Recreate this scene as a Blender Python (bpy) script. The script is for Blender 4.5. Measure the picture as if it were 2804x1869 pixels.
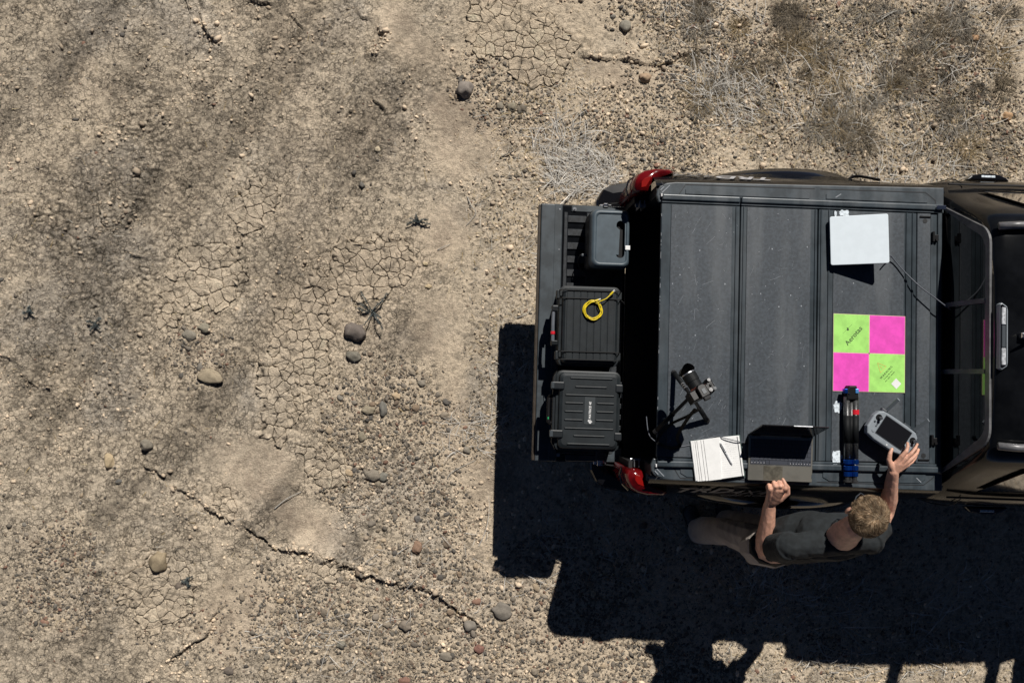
import bpy, bmesh, math, random
import numpy as np
from mathutils import Vector, Matrix, Euler, noise as mnoise

for o in list(bpy.data.objects): bpy.data.objects.remove(o)
S = bpy.context.scene
C = S.collection
R = math.radians
random.seed(7)
rng = np.random.default_rng(11)

# ------------------------------------------------------------------ camera, sky, sun, exposure
F, CAMH, TX, TY = 2300.0, 5.585, .041, -.053           # focal length in photo pixels, height (m), small tilts
cam = bpy.data.objects.new('camera', bpy.data.cameras.new('camera')); C.objects.link(cam)
RM = Matrix.Rotation(TX, 3, 'X') @ Matrix.Rotation(TY, 3, 'Y')
cam.matrix_world = Matrix.Translation((0, 0, CAMH)) @ RM.to_4x4()
cam.data.sensor_width = 36; cam.data.lens = 36 * F / 2804
cam.data.clip_start = .1; cam.data.clip_end = 500
S.camera = cam
SUN = Vector((.274, .929, 1.0)).normalized()            # towards the sun
SX, SY = -.274, -.929
w = bpy.data.worlds.new('World'); S.world = w; w.use_nodes = True
nt = w.node_tree; bg = nt.nodes['Background']
sky = nt.nodes.new('ShaderNodeTexSky'); sky.sky_type = 'NISHITA'; sky.sun_disc = False
sky.sun_elevation = math.asin(SUN.z); sky.sun_rotation = math.atan2(SUN.x, SUN.y)
sky.altitude = 1500; sky.air_density = .22; sky.dust_density = 0; sky.ozone_density = 2.0
nt.links.new(sky.outputs[0], bg.inputs[0]); bg.inputs[1].default_value = .05
sl = bpy.data.lights.new('sun', 'SUN'); sl.energy = 5.0; sl.angle = R(.5); sl.color = (1, .955, .89)
so = bpy.data.objects.new('sun', sl); C.objects.link(so); so.location = SUN * 30
so.rotation_euler = SUN.to_track_quat('Z', 'Y').to_euler()
S.view_settings.view_transform = 'Standard'; S.view_settings.look = 'None'
S.view_settings.gamma = 1; S.view_settings.use_curve_mapping = False; S.view_settings.exposure = 0
S.render.resolution_x = 1024; S.render.resolution_y = 682

def U(px, py, z):                                       # photo pixel + height -> world point
    d = RM @ Vector(((px - 1402) / F, -(py - 934.5) / F, -1)); t = (z - CAMH) / d.z
    return Vector((d.x * t, d.y * t, z))
def Unp(px, py):
    v = U(px, py, 0); return v.x, v.y

# ------------------------------------------------------------------ materials
M = {}
def mat(name, col, rough=.5, metal=0, var=.0, vs=20, bump=0, bs=150, coat=0, col2=None, lo=.4, hi=.6, spec=.5, trans=0, alpha=1, sheen=0, detail=4):
    m = bpy.data.materials.new(name); m.use_nodes = True; t = m.node_tree; b = t.nodes['Principled BSDF']
    b.inputs['Roughness'].default_value = rough; b.inputs['Metallic'].default_value = metal
    b.inputs['Specular IOR Level'].default_value = spec; b.inputs['Coat Weight'].default_value = coat
    b.inputs['Coat Roughness'].default_value = .05; b.inputs['Transmission Weight'].default_value = trans
    b.inputs['Sheen Weight'].default_value = sheen
    b.inputs['Base Color'].default_value = (*col, 1)
    tc = t.nodes.new('ShaderNodeTexCoord')
    if var or col2:
        n = t.nodes.new('ShaderNodeTexNoise'); n.inputs['Scale'].default_value = vs; n.inputs['Detail'].default_value = detail
        n.inputs['Roughness'].default_value = .65
        t.links.new(tc.outputs['Object'], n.inputs['Vector'])
        r = t.nodes.new('ShaderNodeValToRGB')
        c2 = col2 if col2 else tuple(min(1, c * (1 + var)) for c in col)
        c1 = col if col2 else tuple(c * (1 - var) for c in col)
        r.color_ramp.elements[0].color = (*c1, 1); r.color_ramp.elements[1].color = (*c2, 1)
        r.color_ramp.elements[0].position = lo; r.color_ramp.elements[1].position = hi
        t.links.new(n.outputs['Fac'], r.inputs['Fac']); t.links.new(r.outputs['Color'], b.inputs['Base Color'])
    if bump:
        n2 = t.nodes.new('ShaderNodeTexNoise'); n2.inputs['Scale'].default_value = bs; n2.inputs['Detail'].default_value = 3
        t.links.new(tc.outputs['Object'], n2.inputs['Vector'])
        bp = t.nodes.new('ShaderNodeBump'); bp.inputs['Strength'].default_value = min(1, bump); bp.inputs['Distance'].default_value = .002
        t.links.new(n2.outputs['Fac'], bp.inputs['Height']); t.links.new(bp.outputs['Normal'], b.inputs['Normal'])
    M[name] = m; return m

mat('paint', (.005, .0055, .0065), .14, 0, var=.3, vs=6, spec=.3)
mat('rail_plastic', (.040, .052, .062), .42, var=.22, vs=14, bump=.15, bs=500)
mat('alu_black', (.036, .048, .058), .38, .1, var=.2, vs=9, bump=.1, bs=600)
mat('groove', (.012, .013, .015), .6)
mat('insert', (.046, .056, .068), .55, var=.22, vs=70, bump=.25, bs=450, detail=6)
def dusty(name):
    t = M[name].node_tree; b = t.nodes['Principled BSDF']; src = b.inputs['Base Color'].links[0].from_socket; N = t.nodes.new
    tc = N('ShaderNodeTexCoord'); mp = N('ShaderNodeMapping'); mp.inputs['Scale'].default_value = (9, 1.3, 1); n = N('ShaderNodeTexNoise'); n.inputs['Scale'].default_value = 1; n.inputs['Detail'].default_value = 7; n.inputs['Roughness'].default_value = .6
    t.links.new(tc.outputs['Object'], mp.inputs[0]); t.links.new(mp.outputs[0], n.inputs['Vector']); r = N('ShaderNodeMapRange'); r.inputs['From Min'].default_value = .45; r.inputs['From Max'].default_value = .72; r.inputs['To Max'].default_value = .5
    t.links.new(n.outputs['Fac'], r.inputs['Value']); mx = N('ShaderNodeMixRGB'); mx.inputs[2].default_value = (.135, .145, .155, 1); t.links.new(r.outputs[0], mx.inputs[0]); t.links.new(src, mx.inputs[1]); t.links.new(mx.outputs[0], b.inputs['Base Color'])
dusty('insert'); dusty('alu_black'); dusty('rail_plastic')
mat('liner', (.022, .025, .029), .6, spec=.35, var=.35, vs=30, bump=.6, bs=350, detail=8)
mat('gate_plastic', (.042, .052, .060), .45, var=.25, vs=10, bump=.15, bs=400)
mat('brown_edge', (.045, .036, .028), .4, var=.2)
mat('black', (.005, .005, .006), .5, spec=.25)
mat('dark_bed', (.010, .010, .011), .8)
mat('gloss_black', (.006, .006, .007), .12, coat=.5)
mat('frame_grey', (.13, .13, .135), .35, var=.2)  # on the dark rear window rubber, sky sheen is painted into this grey
mat('rubber', (.012, .012, .013), .75, var=.2)
mat('glass', (.004, .004, .005), .03, coat=1, spec=.7)
mat('lens_red', (.10, .003, .004), .15, coat=0, var=.4, vs=14)
mat('lens_red_dark', (.12, .004, .006), .15, coat=1)
mat('lens_white', (.5, .52, .55), .15, coat=1, var=.3, vs=60)
mat('chrome', (.75, .75, .77), .15, 1)
mat('steel', (.35, .36, .38), .35, .9, var=.2)
mat('decal_grey', (.16, .155, .15), .5)
mat('decal_light', (.38, .38, .39), .45)
mat('scratch', (.28, .30, .33), .6)
mat('scuff', (.52, .58, .63), .6, var=.4, vs=80, lo=.35, hi=.55)
mat('station', (.062, .085, .104), .45, var=.12, vs=12, bump=.2, bs=500)
mat('station_side', (.012, .012, .013), .5)
mat('case', (.015, .019, .022), .5, spec=.35, var=.15, vs=14, bump=.25, bs=420)
mat('case2', (.012, .015, .018), .45, spec=.35, var=.15, vs=14, bump=.2, bs=420)
mat('case_line', (.008, .009, .010), .6)
mat('label', (.045, .052, .056), .4)
mat('white', (.8, .8, .8), .4)
mat('panel_white', (.76, .84, .90), .45, var=.02)
mat('red', (.62, .015, .03), .4)
mat('lens_core', (.22, .006, .004), .2)
mat('green_led', (.02, .35, .12), .4)
mat('yellow', (.72, .55, .02), .4, var=.1)
mat('clear_plug', (.6, .6, .58), .2)
mat('cable_grey', (.10, .11, .13), .5)
mat('cable_black', (.008, .008, .009), .6)
mat('lime', (.36, .72, .16), .6, var=.10, vs=14)
mat('pink', (.78, .065, .48), .6, var=.10, vs=14)
mat('cream_line', (.75, .62, .42), .6)
mat('print_dark', (.04, .07, .03), .6)
mat('print_orange', (.70, .50, .12), .6)
mat('paper', (.80, .80, .79), .7, var=.03, vs=30)
mat('paper_grey', (.42, .43, .43), .7)
mat('ink', (.35, .35, .37), .7)
mat('notebook_cover', (.05, .09, .08), .6)
mat('pen', (.68, .69, .70), .3)
mat('laptop_dark', (.012, .012, .014), .4)
mat('laptop_deck', (.25, .24, .21), .35, .6, var=.12, vs=10)
mat('touchpad', (.13, .12, .095), .4, .4, var=.25, vs=35)
mat('key', (.045, .050, .065), .45)
mat('key_legend', (.6, .6, .62), .5)
mat('screen', (.01, .01, .012), .15)
mat('cam_body', (.004, .004, .005), .35, spec=.2)
mat('cam_rubber', (.007, .008, .009), .6, spec=.2)
mat('copper', (.30, .10, .07), .3, .8)
mat('carbon', (.035, .036, .037), .35, var=.5, vs=160, bump=.2, bs=300)
mat('foam_grip', (.007, .008, .009), .6, spec=.15)
mat('blue_alu', (.01, .08, .42), .25, .85)
mat('blue_light', (.12, .38, .85), .3, .5)
mat('ctrl_grey', (.24, .27, .30), .45, var=.06)
mat('ctrl_dark', (.05, .06, .07), .5)
mat('skin', (.60, .33, .235), .5, var=.14, vs=28, bump=.35, bs=160, col2=None)
mat('shirt', (.011, .014, .016), .95, var=.25, vs=22, bump=.5, bs=300)
mat('trousers', (.36, .32, .285), .9, var=.12, vs=8, bump=.4, bs=200)
mat('shoe', (.03, .035, .04), .7, var=.3)
mat('hair_base', (.10, .07, .04), .7, var=.4, vs=60)
mat('eye', (.6, .6, .6), .2)
for i, c in enumerate([(.20, .15, .085), (.30, .235, .14), (.12, .088, .052), (.24, .18, .10)]): mat('hair%d' % i, c, .5)
for k in ('skin',):
    M[k].node_tree.nodes['Principled BSDF'].inputs['Subsurface Weight'].default_value = .08
    M[k].node_tree.nodes['Principled BSDF'].inputs['Subsurface Radius'].default_value = (.01, .004, .002)

def attr_mat(name, rough=.95, bump=0, bs=300, nscale=220, amt=.25):
    m = bpy.data.materials.new(name); m.use_nodes = True; t = m.node_tree; b = t.nodes['Principled BSDF']
    b.inputs['Roughness'].default_value = rough; b.inputs['Specular IOR Level'].default_value = .15
    a = t.nodes.new('ShaderNodeAttribute'); a.attribute_name = 'Col'
    tc = t.nodes.new('ShaderNodeTexCoord')
    n = t.nodes.new('ShaderNodeTexNoise'); n.inputs['Scale'].default_value = nscale; n.inputs['Detail'].default_value = 5; n.inputs['Roughness'].default_value = .7
    t.links.new(tc.outputs['Object'], n.inputs['Vector'])
    mr = t.nodes.new('ShaderNodeMapRange'); mr.inputs['From Min'].default_value = .3; mr.inputs['From Max'].default_value = .7
    mr.inputs['To Min'].default_value = 1 - amt; mr.inputs['To Max'].default_value = 1 + amt
    t.links.new(n.outputs['Fac'], mr.inputs['Value'])
    mx = t.nodes.new('ShaderNodeVectorMath'); mx.operation = 'SCALE'
    t.links.new(a.outputs['Color'], mx.inputs[0]); t.links.new(mr.outputs['Result'], mx.inputs['Scale'])
    t.links.new(mx.outputs[0], b.inputs['Base Color'])
    if bump:
        bp = t.nodes.new('ShaderNodeBump'); bp.inputs['Strength'].default_value = bump; bp.inputs['Distance'].default_value = .004
        n2 = t.nodes.new('ShaderNodeTexNoise'); n2.inputs['Scale'].default_value = bs; n2.inputs['Detail'].default_value = 6; n2.inputs['Roughness'].default_value = .7
        t.links.new(tc.outputs['Object'], n2.inputs['Vector'])
        t.links.new(n2.outputs['Fac'], bp.inputs['Height']); t.links.new(bp.outputs['Normal'], b.inputs['Normal'])
    M[name] = m; return m
def soil_mat():
    m = attr_mat('soil', .97, 0, 120, 190, .38); t = m.node_tree; b = t.nodes['Principled BSDF']; N = t.nodes.new; K = t.links.new
    tc = N('ShaderNodeNewGeometry'); ms = N('ShaderNodeAttribute'); ms.attribute_name = 'Msk'; sp = N('ShaderNodeSeparateColor'); K(ms.outputs['Color'], sp.inputs[0])
    base = b.inputs['Base Color'].links[0].from_socket
    def noise(sc, det, ro=.65, vec=None):
        n = N('ShaderNodeTexNoise'); n.inputs['Scale'].default_value = sc; n.inputs['Detail'].default_value = det; n.inputs['Roughness'].default_value = ro; K(vec or tc.outputs['Position'], n.inputs['Vector']); return n
    def mr(x, a, b_, c, d):
        n = N('ShaderNodeMapRange'); n.interpolation_type = 'SMOOTHSTEP'
        for k, v in zip(('From Min', 'From Max', 'To Min', 'To Max'), (a, b_, c, d)): n.inputs[k].default_value = v
        K(x, n.inputs['Value']); return n.outputs['Result']
    def mth(op, x, y):
        n = N('ShaderNodeMath'); n.operation = op
        for i, v in enumerate((x, y)):
            if isinstance(v, (int, float)): n.inputs[i].default_value = v
            else: K(v, n.inputs[i])
        return n.outputs[0]
    w1 = noise(22, 4); ad = N('ShaderNodeMixRGB'); ad.blend_type = 'LINEAR_LIGHT'; ad.inputs[0].default_value = .018; K(tc.outputs['Position'], ad.inputs[1]); K(w1.outputs['Color'], ad.inputs[2])
    w2 = noise(110, 3); ad2 = N('ShaderNodeMixRGB'); ad2.blend_type = 'LINEAR_LIGHT'; ad2.inputs[0].default_value = .0045; K(ad.outputs[0], ad2.inputs[1]); K(w2.outputs['Color'], ad2.inputs[2])
    def crack(sc, width):
        v = N('ShaderNodeTexVoronoi'); v.feature = 'DISTANCE_TO_EDGE'; v.inputs['Scale'].default_value = sc; v.inputs['Randomness'].default_value = 1; K(ad2.outputs[0], v.inputs['Vector'])
        return mr(v.outputs['Distance'], width * .35, width, 1, 0)
    c1 = crack(24, .055); c2 = crack(46, .08); vis = mr(noise(9, 3).outputs['Fac'], .38, .6, 0, 1); vis2 = mr(noise(14, 3).outputs['Fac'], .42, .62, 0, 1)
    ck = mth('MULTIPLY', mth('MAXIMUM', mth('MULTIPLY', c1, vis), mth('MULTIPLY', mth('MULTIPLY', c2, vis2), .75)), sp.outputs[0])
    d1 = mr(noise(75, 5, .7).outputs['Fac'], .50, .66, 0, 1); d2 = mr(noise(170, 4, .7).outputs['Fac'], .55, .68, 0, 1); dd = mth('MULTIPLY', mth('MAXIMUM', d1, mth('MULTIPLY', d2, .7)), sp.outputs[1])
    lt = mr(noise(50, 4, .7).outputs['Fac'], .56, .70, 0, 1)
    f = mth('MULTIPLY', mth('SUBTRACT', 1, mth('MULTIPLY', ck, .66)), mth('SUBTRACT', 1, mth('MULTIPLY', dd, .40))); f = mth('MULTIPLY', f, mth('ADD', 1, mth('MULTIPLY', lt, .30)))
    sc_ = N('ShaderNodeVectorMath'); sc_.operation = 'SCALE'; K(base, sc_.inputs[0]); K(f, sc_.inputs['Scale']); K(sc_.outputs[0], b.inputs['Base Color'])
    hh = mth('SUBTRACT', mth('ADD', mth('MULTIPLY', noise(85, 6, .72).outputs['Fac'], 1.0), mth('MULTIPLY', noise(260, 4, .6).outputs['Fac'], .35)), mth('MULTIPLY', ck, .45))
    bp = N('ShaderNodeBump'); bp.inputs['Strength'].default_value = 1; bp.inputs['Distance'].default_value = .011; K(hh, bp.inputs['Height']); K(bp.outputs[0], b.inputs['Normal'])
soil_mat()
attr_mat('pebble', .8, .3, 300, 150, .25)
attr_mat('straw', .8, 0, 0, 60, .2)

# ------------------------------------------------------------------ object helpers
def tag(o, label=None, cat=None, group=None, kind=None):
    if label: o['label'] = label
    if cat: o['category'] = cat
    if group: o['group'] = group
    if kind: o['kind'] = kind
    return o
def thing(name, label, cat, loc=(0, 0, 0), rotz=0, group=None):
    o = bpy.data.objects.new(name, None); C.objects.link(o); o.empty_display_size = .1
    o.location = loc; o.rotation_euler = (0, 0, rotz); return tag(o, label, cat, group)
def lk(name, me, m, parent=None, smooth=False, label=None, loc=None):
    if m is not None and not me.materials: me.materials.append(M[m] if isinstance(m, str) else m)
    if smooth:
        me.polygons.foreach_set('use_smooth', [True] * len(me.polygons))
    o = bpy.data.objects.new(name, me); C.objects.link(o); o.parent = parent
    if loc is not None: o.location = loc
    if label: o['label'] = label
    return o
def bmto(name, bm, m, parent=None, smooth=False, label=None, loc=None):
    me = bpy.data.meshes.new(name); bmesh.ops.recalc_face_normals(bm, faces=bm.faces); bm.to_mesh(me); bm.free()
    return lk(name, me, m, parent, smooth, label, loc)
def NB(): return bmesh.new()
def box(bm, x0, x1, y0, y1, z0, z1, r=0, seg=2, mtx=None):
    t = bmesh.new(); bmesh.ops.create_cube(t, size=1)
    for v in t.verts:
        v.co = Vector(((x0 + x1) / 2 + v.co.x * (x1 - x0), (y0 + y1) / 2 + v.co.y * (y1 - y0), (z0 + z1) / 2 + v.co.z * (z1 - z0)))
    if r > 0: bmesh.ops.bevel(t, geom=list(t.edges), offset=r, segments=seg, affect='EDGES', profile=.5)
    merge(bm, t, mtx)
def merge(bm, t, mtx=None):
    if mtx is not None: bmesh.ops.transform(t, matrix=mtx, verts=t.verts)
    me = bpy.data.meshes.new('tmp'); t.to_mesh(me); t.free(); bm.from_mesh(me); bpy.data.meshes.remove(me)
def prism(bm, pts, z0, z1, r=0, seg=2, mtx=None, top=None):
    t = bmesh.new(); n = len(pts)
    a = [t.verts.new((p[0], p[1], z0)) for p in pts]; q = top or pts
    b = [t.verts.new((p[0], p[1], p[2] if len(p) > 2 else z1)) for p in q]
    fb = t.faces.new(a[::-1]); ft = t.faces.new(b)
    for i in range(n): t.faces.new((a[i], a[(i + 1) % n], b[(i + 1) % n], b[i]))
    bmesh.ops.recalc_face_normals(t, faces=t.faces)
    if r > 0: bmesh.ops.bevel(t, geom=list(ft.edges), offset=r, segments=seg, affect='EDGES', profile=.5)
    merge(bm, t, mtx)
def rrect(x0, x1, y0, y1, r, n=5):
    pts = []
    for cx, cy, a0 in ((x1 - r, y1 - r, 0), (x0 + r, y1 - r, 90), (x0 + r, y0 + r, 180), (x1 - r, y0 + r, 270)):
        for i in range(n + 1):
            a = R(a0 + 90 * i / n); pts.append((cx + r * math.cos(a), cy + r * math.sin(a)))
    return pts
def tube(bm, pts, rad, n=8, caps=True):
    pts = [Vector(p) for p in pts]; rs = rad if isinstance(rad, (list, tuple)) else [rad] * len(pts)
    rings = []; prev = None
    for i, p in enumerate(pts):
        d = (pts[min(i + 1, len(pts) - 1)] - pts[max(i - 1, 0)]).normalized()
        u = d.cross(Vector((0, 0, 1)) if abs(d.z) < .95 else Vector((1, 0, 0))).normalized() if prev is None else (prev - d * prev.dot(d)).normalized()
        prev = u; v = d.cross(u)
        rings.append([bm.verts.new(p + (u * math.cos(2 * math.pi * k / n) + v * math.sin(2 * math.pi * k / n)) * rs[i]) for k in range(n)])
    for a, b in zip(rings, rings[1:]):
        for k in range(n): bm.faces.new((a[k], a[(k + 1) % n], b[(k + 1) % n], b[k]))
    if caps: bm.faces.new(rings[0][::-1]); bm.faces.new(rings[-1])
def ribbon(bm, pts, wd, z=None):
    pts = [Vector(p) for p in pts]; prev = None
    for i, p in enumerate(pts):
        d = (pts[min(i + 1, len(pts) - 1)] - pts[max(i - 1, 0)]); d.z = 0; d.normalize(); s = Vector((-d.y, d.x, 0)) * wd / 2
        a, b = bm.verts.new(p + s), bm.verts.new(p - s)
        if prev: bm.faces.new((prev[0], prev[1], b, a))
        prev = (a, b)
def cyl(bm, c, r1, r2, z0, z1, n=24, mtx=None, bev=0):
    t = bmesh.new(); bmesh.ops.create_cone(t, cap_ends=True, segments=n, radius1=r1, radius2=r2, depth=z1 - z0)
    bmesh.ops.translate(t, vec=(c[0], c[1], (z0 + z1) / 2), verts=t.verts)
    if bev: bmesh.ops.bevel(t, geom=[e for e in t.edges if all(abs(v.co.z - z1) < 1e-6 for v in e.verts)], offset=bev, segments=2, affect='EDGES')
    merge(bm, t, mtx)
def spline(pts, n=8):
    pts = [Vector(p) for p in pts]; out = []
    for i in range(len(pts) - 1):
        p0 = pts[max(i - 1, 0)]; p1 = pts[i]; p2 = pts[i + 1]; p3 = pts[min(i + 2, len(pts) - 1)]
        for k in range(n):
            t = k / n
            out.append(.5 * ((2 * p1) + (p2 - p0) * t + (2 * p0 - 5 * p1 + 4 * p2 - p3) * t * t + (3 * p1 - p0 - 3 * p2 + p3) * t ** 3))
    out.append(pts[-1]); return out
def text_mesh(s, size, ext=.0006, shear=0, spacing=1.0, bold=0, align='CENTER'):
    cu = bpy.data.curves.new('t', 'FONT'); cu.body = s; cu.size = size; cu.extrude = ext; cu.shear = shear
    cu.space_character = spacing; cu.offset = bold; cu.align_x = align; cu.align_y = 'CENTER'; cu.resolution_u = 3
    o = bpy.data.objects.new('t', cu); C.objects.link(o)
    me = bpy.data.meshes.new_from_object(o.evaluated_get(bpy.context.evaluated_depsgraph_get()))
    bpy.data.objects.remove(o); bpy.data.curves.remove(cu); me.materials.clear(); return me
def raw_mesh(name, V, Fc, col=None, smooth=False):
    """V (n,3); Fc (m,k) same-size faces; col per-vertex rgb"""
    me = bpy.data.meshes.new(name); V = np.asarray(V, np.float32); Fc = np.asarray(Fc, np.int32); k = Fc.shape[1]
    me.vertices.add(len(V)); me.vertices.foreach_set('co', V.ravel())
    me.loops.add(Fc.size); me.loops.foreach_set('vertex_index', Fc.ravel())
    me.polygons.add(len(Fc)); me.polygons.foreach_set('loop_start', np.arange(0, Fc.size, k, dtype=np.int32))
    if smooth: me.polygons.foreach_set('use_smooth', np.ones(len(Fc), bool))
    me.update(calc_edges=True)
    if col is not None:
        a = me.color_attributes.new('Col', 'FLOAT_COLOR', 'POINT')
        c4 = np.ones((len(V), 4), np.float32); c4[:, :3] = col; a.data.foreach_set('color', c4.ravel())
    me.validate(); return me

# ------------------------------------------------------------------ ground
def vnoise(x, y, seed=0):
    T = np.random.default_rng(seed).random((256, 256)).astype(np.float32)
    xi = np.floor(x).astype(np.int64); yi = np.floor(y).astype(np.int64); fx = (x - xi).astype(np.float32); fy = (y - yi).astype(np.float32)
    fx = fx * fx * fx * (fx * (fx * 6 - 15) + 10); fy = fy * fy * fy * (fy * (fy * 6 - 15) + 10)
    a = T[xi & 255, yi & 255]; b = T[(xi + 1) & 255, yi & 255]; c = T[xi & 255, (yi + 1) & 255]; d = T[(xi + 1) & 255, (yi + 1) & 255]
    return (a + (b - a) * fx) + ((c + (d - c) * fx) - (a + (b - a) * fx)) * fy
def fbm(x, y, s, octs=4, seed=0, gain=.5):
    t = 0; amp = 1; tot = 0; c, sn = math.cos(.6), math.sin(.6); x = x / s + 31.7; y = y / s + 57.3
    for i in range(octs):
        t = t + amp * vnoise(x, y, seed + i * 13); tot += amp; amp *= gain
        x, y = (c * x - sn * y) * 2.03, (sn * x + c * y) * 2.03
    return t / tot * 2 - 1
def worley(x, y, s, seed=0, jit=.9):
    """distance to the cell border (in cell units) and a per-cell random"""
    g = np.random.default_rng(seed); JX = g.random((256, 256)).astype(np.float32); JY = g.random((256, 256)).astype(np.float32); CR = g.random((256, 256)).astype(np.float32)
    x = (x / s).astype(np.float32) + 300; y = (y / s).astype(np.float32) + 300; xi = np.floor(x).astype(np.int64); yi = np.floor(y).astype(np.int64)
    P = []; bd = np.full(x.shape, 9., np.float32); bx = np.zeros_like(bd); by = np.zeros_like(bd); br = np.zeros_like(bd)
    for i in (-1, 0, 1):
        for j in (-1, 0, 1):
            a = (xi + i) & 255; b = (yi + j) & 255
            px = xi + i + .5 + (JX[a, b] - .5) * jit - x; py = yi + j + .5 + (JY[a, b] - .5) * jit - y
            d = px * px + py * py; P.append((px, py)); m = d < bd
            bd = np.where(m, d, bd); bx = np.where(m, px, bx); by = np.where(m, py, by); br = np.where(m, CR[a, b], br)
    e = np.full(x.shape, 9., np.float32)
    for px, py in P:
        dx = px - bx; dy = py - by; L = np.sqrt(dx * dx + dy * dy); ok = L > 1e-4
        q = ((px + bx) * .5 * dx + (py + by) * .5 * dy) / np.maximum(L, 1e-4)
        e = np.where(ok & (q < e), q, e)
    return e, br, np.sqrt(bd)
def sm(a, b, x): t = np.clip((x - a) / (b - a), 0, 1); return t * t * (3 - 2 * t)

def zone(X, Y, lst, wob, soft=.5):
    """soft ellipses given in photo pixels on the ground (px, py, rx, ry, degrees)"""
    out = np.zeros_like(X)
    for (px, py, rx, ry, an) in lst:
        cx, cy = Unp(px, py); a = R(-an); dx = X - cx; dy = Y - cy
        u = (dx * math.cos(a) + dy * math.sin(a)) / (rx / 412); v = (-dx * math.sin(a) + dy * math.cos(a)) / (ry / 412)
        out = np.maximum(out, sm(1 + soft, 1 - soft, np.sqrt(u * u + v * v) + wob))
    return out
def polyd(X, Y, pts):
    """distance to a polyline in photo pixels, signed side and arc length"""
    P = [Unp(*p) for p in pts]; best = np.full(X.shape, 99.); side = np.zeros_like(best); arc = np.zeros_like(best); acc = 0
    for (ax, ay), (bx, by) in zip(P, P[1:]):
        dx, dy = bx - ax, by - ay; L = math.hypot(dx, dy); t = np.clip(((X - ax) * dx + (Y - ay) * dy) / L / L, 0, 1)
        qx = X - ax - t * dx; qy = Y - ay - t * dy; d = np.hypot(qx, qy); m = d < best
        best = np.where(m, d, best); side = np.where(m, np.sign(dx * qy - dy * qx), side); arc = np.where(m, acc + t * L, arc); acc += L
    return best, side, arc

CRACK = [(1030, 730, 130, 110, 0), (830, 930, 110, 170, 20), (880, 800, 90, 70, 0), (850, 1290, 100, 75, 20), (760, 1120, 80, 120, 0), (470, 1560, 170, 150, 0), (1460, 110, 170, 110, 10), (1360, 30, 90, 60, 0),
         (700, 560, 110, 120, 0), (560, 780, 120, 150, 30), (1690, 170, 120, 40, 15), (620, 1380, 60, 60, 0), (900, 1560, 90, 60, 20)]
GRAV = [(1150, 1730, 560, 230, 0), (1750, 1820, 420, 110, 0), (1560, 1650, 200, 160, 0), (1130, 1150, 190, 160, 0), (1160, 1390, 220, 110, 20), (950, 1330, 70, 80, 0), (2150, 110, 260, 120, 0), (2650, 260, 190, 160, 0), (1790, 400, 160, 90, 0),
        (560, 960, 90, 90, 0), (1800, 250, 120, 60, 0), (160, 1580, 140, 110, 0), (1250, 1560, 260, 60, 20), (1380, 230, 120, 90, 0), (1880, 40, 200, 70, 0), (1500, 1500, 150, 60, 0)]
SMOOTH = [(850, 1440, 120, 65, 25), (640, 1680, 80, 130, 10), (1240, 1130, 60, 150, 0), (1260, 330, 110, 50, 30), (1100, 60, 130, 60, 60), (1740, 205, 130, 45, 8), (1260, 420, 80, 60, 0), (1190, 900, 70, 90, 0), (700, 1290, 110, 70, 20), (1350, 1290, 90, 110, 0), (1230, 630, 70, 60, 0)]
DARK = [(420, 330, 90, 190, 20), (560, 250, 60, 80, 0), (420, 520, 170, 120, 35), (740, 40, 180, 60, 10), (170, 180, 45, 170, 5), (160, 560, 110, 130, 30), (290, 760, 150, 130, 40), (760, 720, 60, 120, 40), (640, 960, 40, 130, 35), (100, 1010, 110, 120, 50), (560, 1120, 130, 60, 40), (720, 300, 40, 220, 38), (1090, 250, 60, 160, 40), (1010, 430, 40, 140, 40), (470, 1250, 120, 60, 20)]
STRAW = [(1520, 400, 170, 210, 30), (1420, 650, 130, 180, 0), (1400, 950, 90, 170, 0), (2300, 330, 420, 170, 0), (2350, 80, 200, 90, 0), (2650, 450, 180, 100, 0), (1900, 380, 150, 120, 0), (1340, 1150, 90, 200, 0), (2450, 1790, 400, 90, 0), (2080, 1830, 120, 80, 0), (2100, 1550, 400, 200, 0)]
SCRUB = [(2500, 150, 340, 190, 20), (2700, 400, 160, 160, 0), (2150, 300, 220, 130, 20), (1900, 130, 160, 110, 0), (2350, 420, 200, 60, 0), (2000, 260, 160, 100, 0)]
RUTS = [[(960, -60), (700, 330), (520, 590), (330, 850), (180, 1060), (30, 1290)], [(1080, 380), (860, 660), (700, 900), (600, 1120), (430, 1330), (260, 1500)], [(330, -60), (180, 120), (60, 330), (-80, 560)]]
LEDGE = [[(420, 1290), (480, 1325), (560, 1390), (640, 1430), (760, 1500), (860, 1520), (930, 1545), (1080, 1600), (1180, 1620), (1290, 1690)], [(1590, 150), (1640, 165), (1720, 165), (1800, 180), (1870, 160)],
         [(1010, 60), (1060, 100), (1020, 140)], [(710, 1000), (735, 1060), (720, 1130), (745, 1160)], [(420, 1850), (560, 1740), (600, 1680)], [(530, 30), (590, 120), (510, 200)], [(960, 300), (1010, 260), (1060, 310)], [(700, 0), (800, 40), (830, 90)], [(270, 560), (300, 690), (360, 700)], [(0, 980), (60, 1010), (110, 1060)]]

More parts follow.
